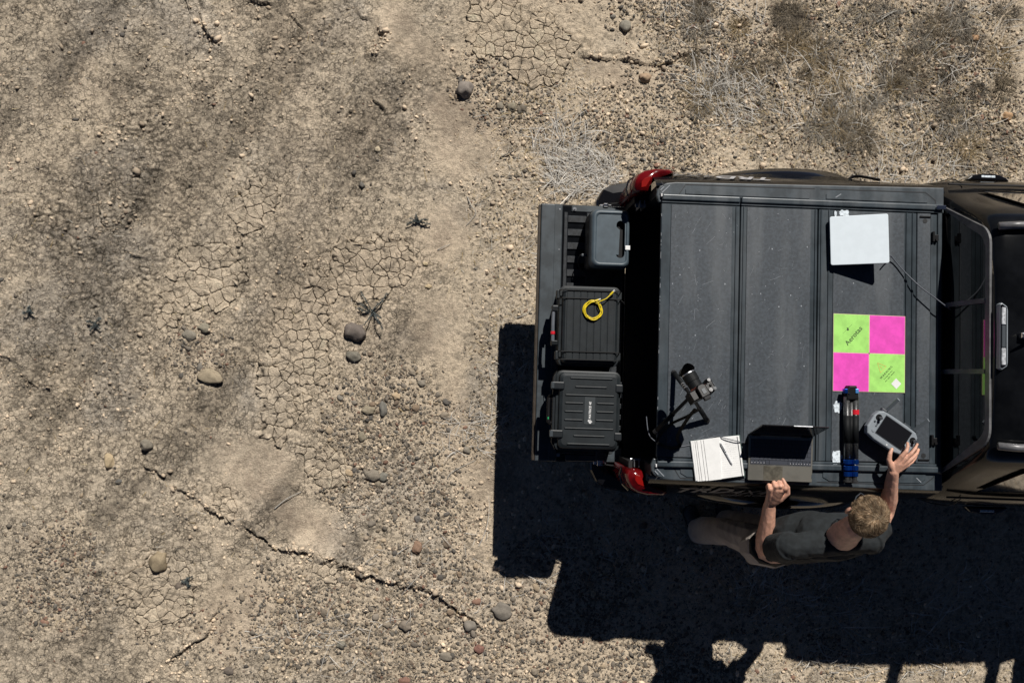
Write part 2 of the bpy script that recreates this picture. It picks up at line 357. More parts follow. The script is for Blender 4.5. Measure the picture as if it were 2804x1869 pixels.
def ax(lo, hi, st, far):
    a = list(np.arange(lo, hi, st)); s = st
    while a[-1] < far: s *= 1.22; a.append(a[-1] + s)
    s = st
    while a[0] > -far: s *= 1.22; a.insert(0, a[0] - s)
    return np.array(a, np.float64)
PLATE_S = .066
def jpoints(seed=17):
    g = np.random.default_rng(seed); a = np.arange(-3.3, 2.2, PLATE_S); b = np.arange(-2.4, 2.8, PLATE_S * .9); A, B = np.meshgrid(a, b, indexing='ij'); A = A + (np.arange(len(b)) % 2) * PLATE_S * .5
    x = (A + (g.random(A.shape) - .5) * PLATE_S * .95).ravel(); y = (B + (g.random(A.shape) - .5) * PLATE_S * .85).ravel(); k = g.random(len(x)) > .16; return x[k], y[k]
JX, JY = jpoints()
def crmask(x, y): wob = fbm(x, y, .45, 6, 3, .6) * .95; return zone(x, y, CRACK, wob) * (1 - zone(x, y, SMOOTH, wob * .8))
jm = crmask(JX, JY); order = np.argsort(-jm); SEL = np.zeros(len(JX), bool); SEL[order[:298]] = jm[order[:298]] > .5
def plate_mask(X, Y, cr):
    out = np.zeros(X.shape); idxs = np.argwhere(cr > .05); px = X[cr > .05]; py = Y[cr > .05]; near = np.where(jm > .02)[0]; res = np.zeros(len(px))
    for c0 in range(0, len(px), 4000):
        d = (px[c0:c0 + 4000, None] - JX[None, near]) ** 2 + (py[c0:c0 + 4000, None] - JY[None, near]) ** 2; res[c0:c0 + 4000] = SEL[near[d.argmin(1)]]
    out[cr > .05] = res; return out
STEP = .0070
gx = ax(-3.22, 4.05, STEP, 90); gy = ax(-2.30, 2.78, STEP, 90)
X, Y = np.meshgrid(gx, gy, indexing='ij')
def ground(X, Y):
    wx = fbm(X, Y, .09, 3, 5) * .022; wy = fbm(X, Y, .09, 3, 55) * .022
    w2x = fbm(X, Y, .03, 2, 8) * .006; w2y = fbm(X, Y, .03, 2, 88) * .006
    wob = fbm(X, Y, .45, 6, 3, .6) * .95
    big = fbm(X, Y, 1.1, 3, 21); med = fbm(X, Y, .22, 4, 31); fine = fbm(X, Y, .045, 4, 41, .6); grit = fbm(X, Y, .016, 2, 43)
    cr = zone(X, Y, CRACK, wob); gr = zone(X, Y, GRAV, wob); smo = zone(X, Y, SMOOTH, wob * .8); dk = zone(X, Y, DARK, wob * 1.0, .7); stw = zone(X, Y, STRAW, wob, .7); scr = zone(X, Y, SCRUB, wob, .7)
    cr = cr * (1 - smo)
    # cracked plates at two sizes, broken by noise
    e1, r1, f1 = worley(X + wx * .8 + w2x * 2.2, Y + wy * .8 + w2y * 2.2, .070, 2)
    e2, r2, f2 = worley(X + wx * .5 + w2x, Y + wy * .5 + w2y, .040, 9)
    left = sm(.2, -.6, X) * (1 - smo)
    gate = sm(-.15, .35, fbm(X, Y, .25, 3, 71))
    gap = sm(-.5, .25, fbm(X, Y, .06, 3, 73)); w1 = .11; c1 = np.clip(1 - e1 / w1, 0, 1) * (cr * .3 * gap + left * .38 * gate * gap)
    c2 = np.clip(1 - e2 / .13, 0, 1) * np.clip(cr * .25 + left * .42 * sm(-.1, .4, fbm(X, Y, .3, 3, 77)) + dk * .5 * (1 - smo) * (1 - gr), 0, 1)
    tz = zone(X, Y, [(385, 300, 75, 95, 0), (450, 470, 110, 130, 20), (200, 640, 120, 120, 20), (330, 830, 140, 160, 30)], wob * .6) * (1 - cr)
    e4, r4, f4 = worley((X + wx * 1.2) / 1.7, Y + wy * 1.2 + w2y * 2, .045, 29); c4 = np.clip(1 - e4 / .15, 0, 1) * tz * sm(-.3, .3, fbm(X, Y, .09, 3, 79))
    h = big * .012 + med * .007 * (1 - smo * .6) + fine * .0062 * (1 - smo * .55) + grit * .0044 * (1 - smo * .35) * (1 - cr * .45) + (tz * .003 * sm(0, .3, e4) - c4 * .010)
    h = h - c1 * .017 + (r1 - .4) * .006 * cr * sm(0, .2, e1) - c2 * .009 + (r1 - .5) * .004 * cr + sm(0, .3, e1) * .002 * cr
    e3, r3, f3 = worley(X + w2x, Y + w2y, .022, 19)
    rough = np.clip((sm(-.05, .5, fbm(X, Y, .4, 4, 91)) * (1 - smo) * .8 + scr * .8 + stw * .35) * (1 - cr * .8), 0, 1)
    h = h + (np.clip(.75 - f3, 0, 1) * (.2 + r3)) * .015 * rough
    lum = np.zeros_like(h); red = np.zeros_like(h)
    for i, pl in enumerate(RUTS):
        d, s, a = polyd(X + wx * .8, Y + wy * .8, pl); k = sm(.11, .07, d)
        tread = np.sin((a + (d * .9)) / .03 * math.pi) * .5 + .5; tread2 = (np.abs(np.mod(d, .05) - .025) < .006)
        ok = sm(-.25, .25, fbm(X, Y, .5, 2, 101 + i))
        h = h - k * .010 * (.4 + ok * .6) + sm(.19, .13, d) * sm(.09, .13, d) * .008 - k * ok * (sm(.7, 1, tread) * .005 + tread2 * .003) * sm(-.2, .3, fbm(X, Y, .07, 3, 107 + i))
        lum = lum - k * .10 * ok - sm(.16, .10, d) * .05; red = red + k * .25 * ok
    led = np.zeros_like(h); near = np.zeros_like(h)
    for i, pl in enumerate(LEDGE):
        d, s, a = polyd(X + wx * 1.6 + w2x * 1.5, Y + wy * 1.6 + w2y * 1.5, pl)
        ok = sm(-.35, .2, fbm(X, Y, .14, 2, 131 + i)); k = sm(.014, .003, d) * ok * sm(.10, .40, fbm(X, Y, .11, 3, 151 + i)) * sm(-.12, .12, fbm(X, Y, .5, 2, 161 + i)); near = np.maximum(near, sm(.06, .0, d) * ok)
        h = h + np.where(s > 0, sm(.16, .0, d) * .022, -sm(.16, 0, d) * .006) * ok - k * .011; led = np.maximum(led, k)
    # albedo
    base = np.stack([np.full_like(h, .40), np.full_like(h, .340), np.full_like(h, .255)], -1)
    light = np.array([.60, .50, .365]); darkc = np.array([.175, .150, .115]); warm = np.array([.265, .215, .160]); grey = np.array([.30, .27, .225])
    def mixc(b, c, f): return b + (c - b) * np.clip(f, 0, 1)[..., None]
    right = sm(-1.1, .2, X)
    base = mixc(base, light, .22 + right * .25 + cr * .55 + gr * 1.1 + med * .8)
    base = mixc(base, grey, sm(.0, .5, fbm(X, Y, .5, 5, 111, .6)) * .6 * (1 - cr * .8) + left * .12)
    base = mixc(base, warm, smo * (.55 + .6 * fine) + sm(.1, .5, fbm(X, Y, .7, 3, 121)) * .35)
    base = mixc(base, darkc, dk * (.30 + .30 * fine) + scr * .75 * sm(-.25, .35, fbm(X, Y, .16, 5, 133, .6)) + stw * .30 * sm(-.3, .3, fbm(X, Y, .10, 4, 135, .6)))
    base = mixc(base, darkc, sm(.05, .45, fbm(X, Y, .06, 5, 137, .7)) * .50 * (1 - smo * .7) * (1 - cr * .6))
    speck = sm(.08, .40, fbm(X, Y, .024, 3, 141, .75))
    base = mixc(base, darkc * .8, speck * (.62 * (1 - smo * .6) * (1 - cr * .5) + .25 * gr + .3 * scr))
    base = mixc(base, light * 1.05, sm(.2, .5, fbm(X, Y, .013, 2, 143, .7)) * .35 * (1 - smo * .5))
    base = base * (1 + (r1 - .5)[..., None] * .12 * cr[..., None])
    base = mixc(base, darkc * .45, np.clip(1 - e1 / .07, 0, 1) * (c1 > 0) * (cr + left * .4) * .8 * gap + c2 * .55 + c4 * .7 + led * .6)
    base = base * (1 + lum + fine * .08)[..., None]
    msk = np.stack([np.clip(left * .95 + cr * .6 + tz * .3 + .12 - smo * .4 - gr * .3, 0, 1), np.clip(.75 - smo * .45 - cr * .35 + scr * .3 + dk * .15, 0, 1), h * 0], -1)
    lumi = base.mean(-1, keepdims=True); cu, cv = (X * .574 + Y * .819), (-X * .819 + Y * .574); streak = fbm(cu * .24, cv * 1.3, .19, 5, 301, .55) * sm(.3, -.5, X) * (1 - cr * .6)
    h = h + streak * .006 * (1 - smo); base = base * (1.43 * (lumi / .33) ** .22) * (1 + streak[..., None] * .55) * np.array([.995, .985, 1.0]); mx_ = base.max(-1, keepdims=True); base = base * np.where(mx_ > .60, (.60 + (mx_ - .60) * .15) / np.maximum(mx_, 1e-3), 1)
    top = base.copy()
    # under the loose mud plates the ground is lower and darker
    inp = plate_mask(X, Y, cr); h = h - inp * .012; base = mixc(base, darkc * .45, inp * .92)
    return h, np.clip(base, .02, .8), dict(inp=inp, top=top, msk=msk, cr=cr, gr=gr, smo=smo, stw=stw, scr=scr, dk=dk, led=near, rough=rough)
H, COL, MK = ground(X, Y)
far = np.maximum(np.maximum(X - 4.4, -3.5 - X), np.maximum(Y - 3.1, -2.6 - Y)); H = H * (1 - sm(0, 3, far) * .7) + sm(2, 60, far) * 0
nx, ny = X.shape
idx = np.arange(nx * ny).reshape(nx, ny)
Fq = np.stack([idx[:-1, :-1], idx[1:, :-1], idx[1:, 1:], idx[:-1, 1:]], -1).reshape(-1, 4)
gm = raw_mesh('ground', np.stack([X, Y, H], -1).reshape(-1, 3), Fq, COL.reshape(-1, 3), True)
ma = gm.color_attributes.new('Msk', 'FLOAT_COLOR', 'POINT'); m4 = np.ones((nx * ny, 4), np.float32); m4[:, :3] = MK['msk'].reshape(-1, 3); ma.data.foreach_set('color', m4.ravel())
tag(lk('ground', gm, 'soil'), kind='structure')
def look(A, x, y):
    i = np.clip(np.searchsorted(gx, x) - 1, 0, nx - 2); j = np.clip(np.searchsorted(gy, y) - 1, 0, ny - 2)
    u = np.clip((x - gx[i]) / (gx[i + 1] - gx[i]), 0, 1); v = np.clip((y - gy[j]) / (gy[j + 1] - gy[j]), 0, 1)
    return A[i, j] * (1 - u) * (1 - v) + A[i + 1, j] * u * (1 - v) + A[i, j + 1] * (1 - u) * v + A[i + 1, j + 1] * u * v
def gz(x, y): return float(look(H, np.array([x]), np.array([y]))[0])

GROUND = bpy.data.objects['ground']
def mud_plates():
    ids = np.where(SEL)[0]; rr_ = random.Random(4)
    def wr(x, y): return fbm(np.array([x]), np.array([y]), .028, 4, 205, .6)[0] * .016, fbm(np.array([x]), np.array([y]), .028, 4, 207, .6)[0] * .016
    for i in ids:
        cx, cy = JX[i], JY[i]; d = np.hypot(JX - cx, JY - cy); nb = np.argsort(d)[1:22]; poly = [(-.14, -.14), (.14, -.14), (.14, .14), (-.14, .14)]
        for j in nb:
            mx, my = (JX[j] - cx) / 2, (JY[j] - cy) / 2; new = []
            for q in range(len(poly)):
                a, b = poly[q], poly[(q + 1) % len(poly)]; fa = a[0] * mx + a[1] * my - mx * mx - my * my; fb = b[0] * mx + b[1] * my - mx * mx - my * my
                if fa <= 0: new.append(a)
                if (fa <= 0) != (fb <= 0): t = fa / (fa - fb); new.append((a[0] + t * (b[0] - a[0]), a[1] + t * (b[1] - a[1])))
            poly = new
        pts = []
        for q in range(len(poly)):
            a, b = poly[q], poly[(q + 1) % len(poly)]; L = math.hypot(b[0] - a[0], b[1] - a[1]); n = 5 if L > .03 else (3 if L > .014 else 1)
            for k in range(n): pts.append((a[0] + (b[0] - a[0]) * k / n, a[1] + (b[1] - a[1]) * k / n))
        P = []; g = rr_.uniform(.0012, .0036)
        for (x, y) in pts:
            wx, wy = wr(cx + x, cy + y); x += wx; y += wy; L = math.hypot(x, y); k = max(.3, 1 - g / max(L, .01)); P.append((x * k, y * k))
        n = len(P); z0 = gz(cx, cy) + .012; zc = rr_.uniform(-.003, .0015); tx, ty = rr_.gauss(0, .03), rr_.gauss(0, .03)
        def zz(x, y): return gz(cx + x, cy + y) + .012 - z0 + x * tx + y * ty
        V = []
        for (sc, dz) in ((1.0, -.016), (1.0, .0000), (.86, .0012), (.45, .0002)): V += [(x * sc, y * sc, zz(x, y) * (1 if sc > .5 else .5) + zc + dz) for x, y in P]
        V.append((0, 0, zc - .0004)); F_ = []
        for r in range(3):
            for k in range(n): F_ += [(r * n + k, r * n + (k + 1) % n, (r + 1) * n + (k + 1) % n), (r * n + k, (r + 1) * n + (k + 1) % n, (r + 1) * n + k)]
        for k in range(n): F_.append((3 * n + k, 3 * n + (k + 1) % n, 4 * n))
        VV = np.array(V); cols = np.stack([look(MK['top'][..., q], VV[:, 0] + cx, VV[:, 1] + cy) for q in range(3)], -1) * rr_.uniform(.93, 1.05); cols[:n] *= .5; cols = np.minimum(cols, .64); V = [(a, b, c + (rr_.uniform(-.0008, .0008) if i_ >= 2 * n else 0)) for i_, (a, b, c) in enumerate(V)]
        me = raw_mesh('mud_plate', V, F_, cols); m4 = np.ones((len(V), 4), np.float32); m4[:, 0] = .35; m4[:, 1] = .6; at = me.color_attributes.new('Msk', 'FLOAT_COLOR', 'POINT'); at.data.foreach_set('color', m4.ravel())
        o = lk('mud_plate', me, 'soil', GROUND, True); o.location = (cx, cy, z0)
def PLC(x, y):
    k = fbm(np.array([x]), np.array([y]), .4, 3, 31)[0]; return np.array([.56, .465, .335]) * (1 + .35 * k)
mud_plates()
def ico(sub):
    b = bmesh.new(); bmesh.ops.create_icosphere(b, subdivisions=sub, radius=1); b.verts.index_update()
    V = np.array([v.co[:] for v in b.verts], np.float32); Fc = np.array([[v.index for v in f.verts] for f in b.faces]); b.free(); return V, Fc
def scatter(name, x, y, r, cols, sub, flat=(.45, .75), sink=.15, rough=.16, smooth=True):
    V, Fc = ico(sub); n = len(x); nv = len(V)
    P = V[None] * (1 + (rng.random((n, nv, 1)) - .5) * 2 * rough)
    s = np.stack([1 + rng.random(n) * .35, 1 - rng.random(n) * .3, flat[0] + rng.random(n) * (flat[1] - flat[0])], -1) * r[:, None]
    P = P * s[:, None, :]; t = (rng.random(n) - .5) * .7
    y_, z_ = P[..., 1] * np.cos(t)[:, None] - P[..., 2] * np.sin(t)[:, None], P[..., 1] * np.sin(t)[:, None] + P[..., 2] * np.cos(t)[:, None]
    a = rng.random(n) * 6.283; x_ = P[..., 0] * np.cos(a)[:, None] - y_ * np.sin(a)[:, None]; y2 = P[..., 0] * np.sin(a)[:, None] + y_ * np.cos(a)[:, None]
    z0 = look(H, x, y) + s[:, 2] * (.5 - sink - rng.random(n) * .3)
    P = np.stack([x_ + x[:, None], y2 + y[:, None], z_ + z0[:, None]], -1).reshape(-1, 3)
    FF = (Fc[None] + (np.arange(n) * nv)[:, None, None]).reshape(-1, 3)
    return raw_mesh(name, P, FF, np.repeat(cols, nv, 0), smooth)
PC = np.array([[.165, .150, .132], [.22, .20, .175], [.115, .11, .105], [.29, .25, .20], [.19, .155, .125], [.22, .14, .11], [.36, .30, .225], [.09, .087, .082], [.19, .182, .168]])
PP = np.array([.2, .18, .14, .13, .12, .05, .08, .05, .05])
def pcol(n): return PC[rng.choice(len(PC), n, p=PP)] * np.array([1.12, 1.06, .98]) * (.8 + rng.random((n, 1)) * .45)
def under_truck(x, y): return (x > .95) & (np.abs(y - .2 + (x - 1) * .03) < .86)
def cand(n, dens):
    x = rng.uniform(-3.2, 4.05, n); y = rng.uniform(-2.3, 2.8, n); k = rng.random(n) < dens(x, y); k &= ~under_truck(x, y); return x[k], y[k]
# small gravel
x, y = cand(230000, lambda x, y: np.clip(look(MK['gr'], x, y) * .62 + look(MK['scr'], x, y) * .42 + look(MK['stw'], x, y) * .14 + .018 - look(MK['smo'], x, y) * .2 - look(MK['cr'], x, y) * .1, 0, 1))
n = min(len(x), 46000); x, y = x[:n], y[:n]; print('small gravel', n)
tag(lk('gravel', scatter('gravel', x, y, .0032 + rng.gamma(2.0, .0016, n), pcol(n) * .78, 1, (.35, .65), .22, rough=.3), 'pebble'), kind='stuff')
x, y = cand(30000, lambda x, y: np.clip(look(MK['gr'], x, y) * .32 + look(MK['scr'], x, y) * .03 + .006 - look(MK['smo'], x, y) * .1 - look(MK['cr'], x, y) * .08, 0, 1))
n = min(len(x), 2300); x, y = x[:n], y[:n]
tag(lk('pebbles', scatter('pebbles', x, y, .0075 + rng.gamma(2.0, .0022, n), pcol(n) * .9, 2, (.3, .55), .30, rough=.13), 'pebble'), kind='stuff')
# crumbs of broken crust
x, y = cand(120000, lambda x, y: np.clip(look(MK['rough'], x, y) * .16 + look(MK['led'], x, y) * .5 - look(MK['cr'], x, y) * .08, 0, 1))
n = min(len(x), 12000); x, y = x[:n], y[:n]
cc = look(COL[..., 0], x, y)[:, None] * np.array([1.08, .86, .62]) * (.85 + rng.random((n, 1)) * .4) + .02
tag(lk('soil_crumbs', scatter('soil_crumbs', x, y, .004 + rng.gamma(2., .0022, n), cc, 1, (.5, .9), .1, .3, False), 'pebble'), kind='stuff')
print('gravel', n)

def blades(name, x, y, L, wd, cols, lift=.25, curv=.5, nseg=2, ang=None):
    n = len(x); a = rng.random(n) * 6.283 if ang is None else ang; k = (rng.random(n) - .5) * 2 * curv; z0 = look(H, x, y) + .001
    V = []; px = x.copy(); py = y.copy(); pz = z0.copy(); rise = L * lift * rng.random(n)
    for i in range(nseg + 1):
        t = i / nseg; nxv = -np.sin(a + k * t); nyv = np.cos(a + k * t); ww = wd * (1 - .75 * t) * .5
        V.append(np.stack([px + nxv * ww, py + nyv * ww, pz], -1)); V.append(np.stack([px - nxv * ww, py - nyv * ww, pz], -1))
        px = px + np.cos(a + k * (t + .5 / nseg)) * L / nseg; py = py + np.sin(a + k * (t + .5 / nseg)) * L / nseg; pz = z0 + rise * math.sin((i + 1) / nseg * 2.2)
    V = np.stack(V, 1); m = 2 * (nseg + 1)
    q = np.array([[2 * i, 2 * i + 1, 2 * i + 3, 2 * i + 2] for i in range(nseg)])
    FF = (q[None] + (np.arange(n) * m)[:, None, None]).reshape(-1, 4)
    return raw_mesh(name, V.reshape(-1, 3), FF, np.repeat(cols, m, 0), False)
GC = np.array([[.55, .45, .28], [.42, .38, .31], [.34, .25, .14], [.58, .55, .48], [.16, .135, .10], [.42, .31, .15], [.085, .075, .06]])
def gcol(n, p): return GC[rng.choice(len(GC), n, p=p)] * (.75 + rng.random((n, 1)) * .45)
x, y = cand(190000, lambda x, y: np.clip(look(MK['stw'], x, y) * .42 + look(MK['scr'], x, y) * .34 + .012 - look(MK['smo'], x, y) * .2, 0, 1))
n = min(len(x), 48000); x, y = x[:n], y[:n]; print('grass', n)
tag(lk('dry_grass', blades('dry_grass', x, y, .012 + rng.gamma(2., .013, n), .0016 + rng.random(n) * .0026, gcol(n, [.20, .17, .12, .16, .13, .10, .12])), 'straw'), kind='stuff')
# grey dead twigs lying in mats
TW = [(1600, 480, 110, 70, 260), (1540, 400, 90, 70, 90), (2000, 290, 110, 70, 110), (1950, 220, 70, 60, 60), (2260, 250, 200, 120, 90), (2500, 480, 150, 50, 60), (2450, 300, 300, 140, 90), (1330, 1180, 60, 60, 40), (1400, 1050, 60, 120, 30), (1250, 1560, 300, 120, 30), (900, 1760, 250, 90, 40), (2200, 1650, 200, 90, 110), (2130, 1590, 140, 60, 60), (2620, 1680, 150, 120, 60), (1780, 1450, 300, 160, 90), (2480, 1800, 300, 50, 50), (1250, 1200, 60, 60, 20), (1480, 700, 60, 90, 20), (2650, 100, 150, 120, 60), (1950, 60, 160, 60, 40)]
xs, ys, ls, an = [], [], [], []
for (px, py, rx, ry, k) in TW:
    k = int(k * 1.7)
    cx, cy = Unp(px, py); a = rng.random(k) * 6.28; rr = np.sqrt(rng.random(k))
    xs.append(cx + np.cos(a) * rr * rx / 412); ys.append(cy + np.sin(a) * rr * ry / 412); ls.append(.03 + rng.gamma(2., .035, k)); main = rng.random() * 3.14; an.append(main + rng.normal(0, .8, k))
TWN = 0
x = np.concatenate(xs); y = np.concatenate(ys); L = np.concatenate(ls); an = np.concatenate(an); k = ~under_truck(x, y); x, y, L, an = x[k], y[k], L[k], an[k]; n = len(x)
tag(lk('dead_twigs', blades('dead_twigs', x, y, L, .0028 + rng.random(n) * .0034, np.array([[.60, .57, .52]]) * (.6 + rng.random((n, 1)) * .6), .38, .9, 5, an), 'straw'), kind='stuff')
# low dry scrub tufts in the far corner: fine upright stems, one thing per tuft
def tuft(px, py, rad, n, col, label, hgt=.09):
    cx, cy = Unp(px, py); a = rng.random(n) * 6.28; rr = rng.random(n) ** .7 * rad * .5
    me = blades('tuft', cx + np.cos(a) * rr, cy + np.sin(a) * rr, rad * (.35 + rng.random(n) * .6), .0014 + rng.random(n) * .0022, np.array([col]) * (.55 + rng.random((n, 1)) * .8), hgt / rad * .9, .9, 3, a + rng.normal(0, .5, n))
    me.transform(Matrix.Translation((-cx, -cy, 0)))
    o = lk('scrub_tuft', me, 'straw'); o.location = (cx, cy, 0); return tag(o, label, 'plant', 'low dry scrub tufts')
tl = 'low dry greyish brown scrub tuft in the ground cover beyond the truck'
for i in range(48):
    px = random.uniform(1860, 2790); py = random.uniform(5, 410) - (0 if px > 2300 else 20)
    tuft(px, py, random.uniform(.07, .19), 150, random.choice([(.16, .13, .09), (.20, .18, .15), (.13, .11, .085), (.24, .18, .10)]), tl)
# tiny dark spiny plants on the mud
def spiny(px, py, arms, label, col=(.085, .10, .10)):
    bm = NB(); cx, cy = Unp(px, py)
    for (ax_, ay_, ex, ey, hz) in arms:
        p0 = Vector((*Unp(ax_, ay_), 0)); p1 = Vector((*Unp(ex, ey), 0)); z0 = gz(p0.x, p0.y); z1 = gz(p1.x, p1.y) + hz
        p0.z = z0 + .01; p1.z = z1; m = (p0 + p1) / 2 + Vector((random.uniform(-.01, .01), random.uniform(-.01, .01), hz * .6))
        sp = spline([p0, m, p1], 6); tube(bm, sp, [.0035 - .002 * i / len(sp) for i in range(len(sp))], 5)
        for q in sp:
            for _ in range(5):
                d = Vector((random.uniform(-1, 1), random.uniform(-1, 1), random.uniform(-.2, 1))).normalized() * random.uniform(.008, .018); tube(bm, [q, q + d], [.0022, .0008], 3)
    for v in bm.verts: v.co -= Vector((cx, cy, 0))
    o = bmto('spiny_plant', bm, None); me = o.data; at = me.color_attributes.new('Col', 'FLOAT_COLOR', 'POINT')
    c = np.ones((len(me.vertices), 4), np.float32); c[:, :3] = np.array([col]) * (.7 + rng.random((len(me.vertices), 1)) * .7); at.data.foreach_set('color', c.ravel()); me.materials.append(M['straw'])
    o.location = (cx, cy, 0); return tag(o, label, 'plant')
spiny(1020, 855, [(1020, 855, 990, 800, .03), (1020, 855, 1060, 805, .03), (1020, 855, 1050, 825, .04), (1010, 850, 988, 830, .04), (1020, 860, 1000, 890, .05), (1025, 860, 1050, 900, .06), (1010, 855, 985, 845, .03), (1020, 855, 1045, 870, .03)], 'dark branching spiny plant growing beside the pitted grey stone')
spiny(1148, 608, [(1148, 608, 1125, 600, .02), (1148, 608, 1170, 605, .03), (1148, 608, 1115, 618, .02), (1148, 608, 1178, 615, .02), (1145, 605, 1140, 590, .02)], 'flat dark spiny sprig on the mud left of the tailgate corner')
spiny(263, 888, [(263, 888, 245, 880, .02), (263, 888, 280, 872, .02), (263, 888, 250, 905, .02), (263, 888, 278, 900, .02)], 'small blue grey sprig lying on the tyre tracked mud')
spiny(84, 850, [(84, 850, 70, 858, .03), (84, 850, 98, 858, .03), (84, 850, 86, 838, .02)], 'tiny dark sprig casting a claw shaped shadow near the left border')
spiny(515, 1585, [(515, 1585, 500, 1590, .02), (515, 1585, 530, 1575, .02), (515, 1585, 522, 1600, .02)], 'tiny black sprig beside the cracked plates right of the tan stone')

# individual stones
def stone(px, py, rx, ry, an, col, label, group=None, h=.5, pits=.06):
    V, Fc = ico(3); cx, cy = Unp(px, py); sd = random.random() * 50
    P = []
    for v in V:
        k = 1 + mnoise.noise(Vector(v) * 1.3 + Vector((sd, 0, 0))) * .42 + mnoise.noise(Vector(v) * 3.1 + Vector((sd, 5, 0))) * pits
        P.append((v[0] * rx / 412 * k, v[1] * ry / 412 * k, v[2] * (rx + ry) / 824 * h * k))
    P = np.array(P); a = R(-an); P = np.stack([P[:, 0] * math.cos(a) - P[:, 1] * math.sin(a), P[:, 0] * math.sin(a) + P[:, 1] * math.cos(a), P[:, 2]], -1)
    cols = np.array([col]) * np.array([1.22, 1.12, .98]) * (.85 + rng.random((len(V), 1)) * .3)
    o = lk('stone', raw_mesh('stone', P, Fc, cols, True), 'pebble'); o.location = (cx, cy, gz(cx, cy) + (rx + ry) / 824 * h * .35); return tag(o, label, 'stone', group)
stone(1272, 246, 24, 23, 0, (.20, .19, .19), 'round dark grey cobble with a tan patch on the mud above the truck', h=.75)
stone(975, 910, 30, 23, 20, (.13, .12, .12), 'rough pitted dark grey stone under the spiny plant', h=.6, pits=.15)
stone(436, 1537, 22, 28, 10, (.24, .21, .16), 'oval tan grey stone on cracked mud near the lower left', h=.8)
stone(560, 897, 17, 12, 10, (.21, .205, .18), 'pale grey angular stone in the pebbly patch of the track')
stone(520, 918, 20, 14, 20, (.20, .195, .18), 'broken grey stone just left below the pale angular stone', h=.35, pits=.2)
stone(575, 1030, 30, 20, 10, (.26, .235, .19), 'largest flat tan stone sunk in the track dirt', h=.35)
stone(405, 1218, 17, 14, 10, (.17, .165, .15), 'blocky grey stone with a hard shadow in the open track', h=.9, pits=.15)
stone(1010, 1123, 18, 12, 5, (.22, .205, .17), 'oval grey brown cobble half buried in the gravel left of the truck shadow')
stone(1050, 1120, 11, 20, 0, (.14, .145, .145), 'upright oval dark grey stone right of the buried cobble')
stone(991, 1195, 12, 13, 0, (.20, .19, .16), 'rounded grey pebble below the buried cobble')
stone(968, 975, 20, 13, 10, (.15, .15, .14), 'flat dark stone just below the pitted stone')
stone(1375, 1670, 30, 20, 15, (.16, .155, .15), 'big flat grey stone in the gravel left of the truck body shadow', h=.35)
stone(1112, 1710, 17, 13, 20, (.18, .165, .15), 'grey oval stone in the lower gravel field')
stone(1288, 1712, 17, 15, 0, (.17, .165, .16), 'rounded grey stone between the gravel and the big flat stone', h=.6)
stone(1312, 1776, 13, 13, 0, (.17, .10, .09), 'dark reddish stone in the lower gravel field')
stone(1108, 1862, 15, 10, 0, (.19, .12, .105), 'reddish stone cut by the bottom border')
stone(1220, 1795, 18, 12, 20, (.19, .18, .165), 'pale grey flat stone left of the dark reddish stone', h=.4)
stone(935, 1762, 13, 11, 0, (.18, .18, .165), 'grey stone in the gravel left of the lower field centre')
stone(627, 1834, 12, 10, 20, (.12, .11, .105), 'dark brown pebble on the orange brown dirt at the bottom')
stone(492, 1602, 12, 11, 0, (.14, .125, .115), 'knobbly dark pebble on the cracked plates')
stone(325, 1318, 8, 7, 0, (.10, .105, .11), 'small black pebble in the lower track')
stone(300, 1262, 14, 20, 5, (.35, .30, .22), 'pale tan clod at the track edge', h=.5)
stone(1020, 1300, 20, 15, 0, (.19, .18, .165), 'grey stone in the cluster right of the cracked patch')
stone(1050, 1305, 13, 12, 0, (.15, .155, .15), 'round dark stone right of the cluster')
stone(1035, 1325, 9, 9, 0, (.19, .175, .15), 'small stone under the cluster')
stone(1712, 72, 16, 16, 0, (.22, .22, .205), 'round grey stone near the top border', h=.6)
stone(1765, 215, 17, 14, 0, (.30, .235, .18), 'smooth tan stone in the bare hollow above the truck', h=.7)
stone(1402, 293, 13, 13, 0, (.21, .20, .17), 'left round stone of the pair above the straw')
stone(1430, 298, 15, 11, -20, (.15, .14, .125), 'dark brown stone of the pair above the straw')
stone(1370, 290, 10, 10, 0, (.21, .20, .18), 'small grey stone left of the pair above the straw')
stone(1034, 408, 8, 7, 0, (.40, .37, .30), 'pale chip perched over a black hole in the mud')
stone(990, 507, 8, 8, 0, (.12, .12, .12), 'dark pebble with black shadow on the mud', h=.9)
stone(1166, 723, 7, 5, 0, (.42, .37, .27), 'small cream pebble on the brown dirt')
stone(1173, 784, 9, 6, 0, (.38, .33, .24), 'cream chip beside the cracked plates')
stone(2670, 105, 12, 10, 0, (.38, .26, .17), 'orange tan stone in the scrub near the upper right')
stone(2756, 320, 14, 12, 0, (.33, .23, .15), 'orange brown stone in the scrub by the right border')
stone(1143, 1497, 13, 17, 0, (.21, .15, .12), 'reddish brown wedge stone in the gravel')
stone(1017, 1433, 14, 8, -15, (.16, .15, .14), 'long grey pebble above the ledge')
stone(1143, 1420, 9, 10, 0, (.12, .12, .125), 'round dark pebble above the reddish wedge stone')
stone(890, 1272, 9, 9, 0, (.19, .17, .15), 'brown pebble on the lower cracked patch')
stone(937, 1307, 9, 7, 0, (.19, .18, .165), 'grey pebble beside the lower cracked patch')
for i in range(34):
    while True:
        px = random.uniform(620, 1900); py = random.uniform(1000, 1860); x_, y_ = Unp(px, py)
        if look(MK['gr'], np.array([x_]), np.array([y_]))[0] > .5: break
    r_ = random.uniform(6, 10); stone(px, py, r_ * random.uniform(1, 1.4), r_, random.uniform(0, 180), PC[random.choice([0, 1, 3, 4, 6, 8])], 'rounded grey brown stone among the gravel of the lower field', 'loose rounded stones in the gravel')
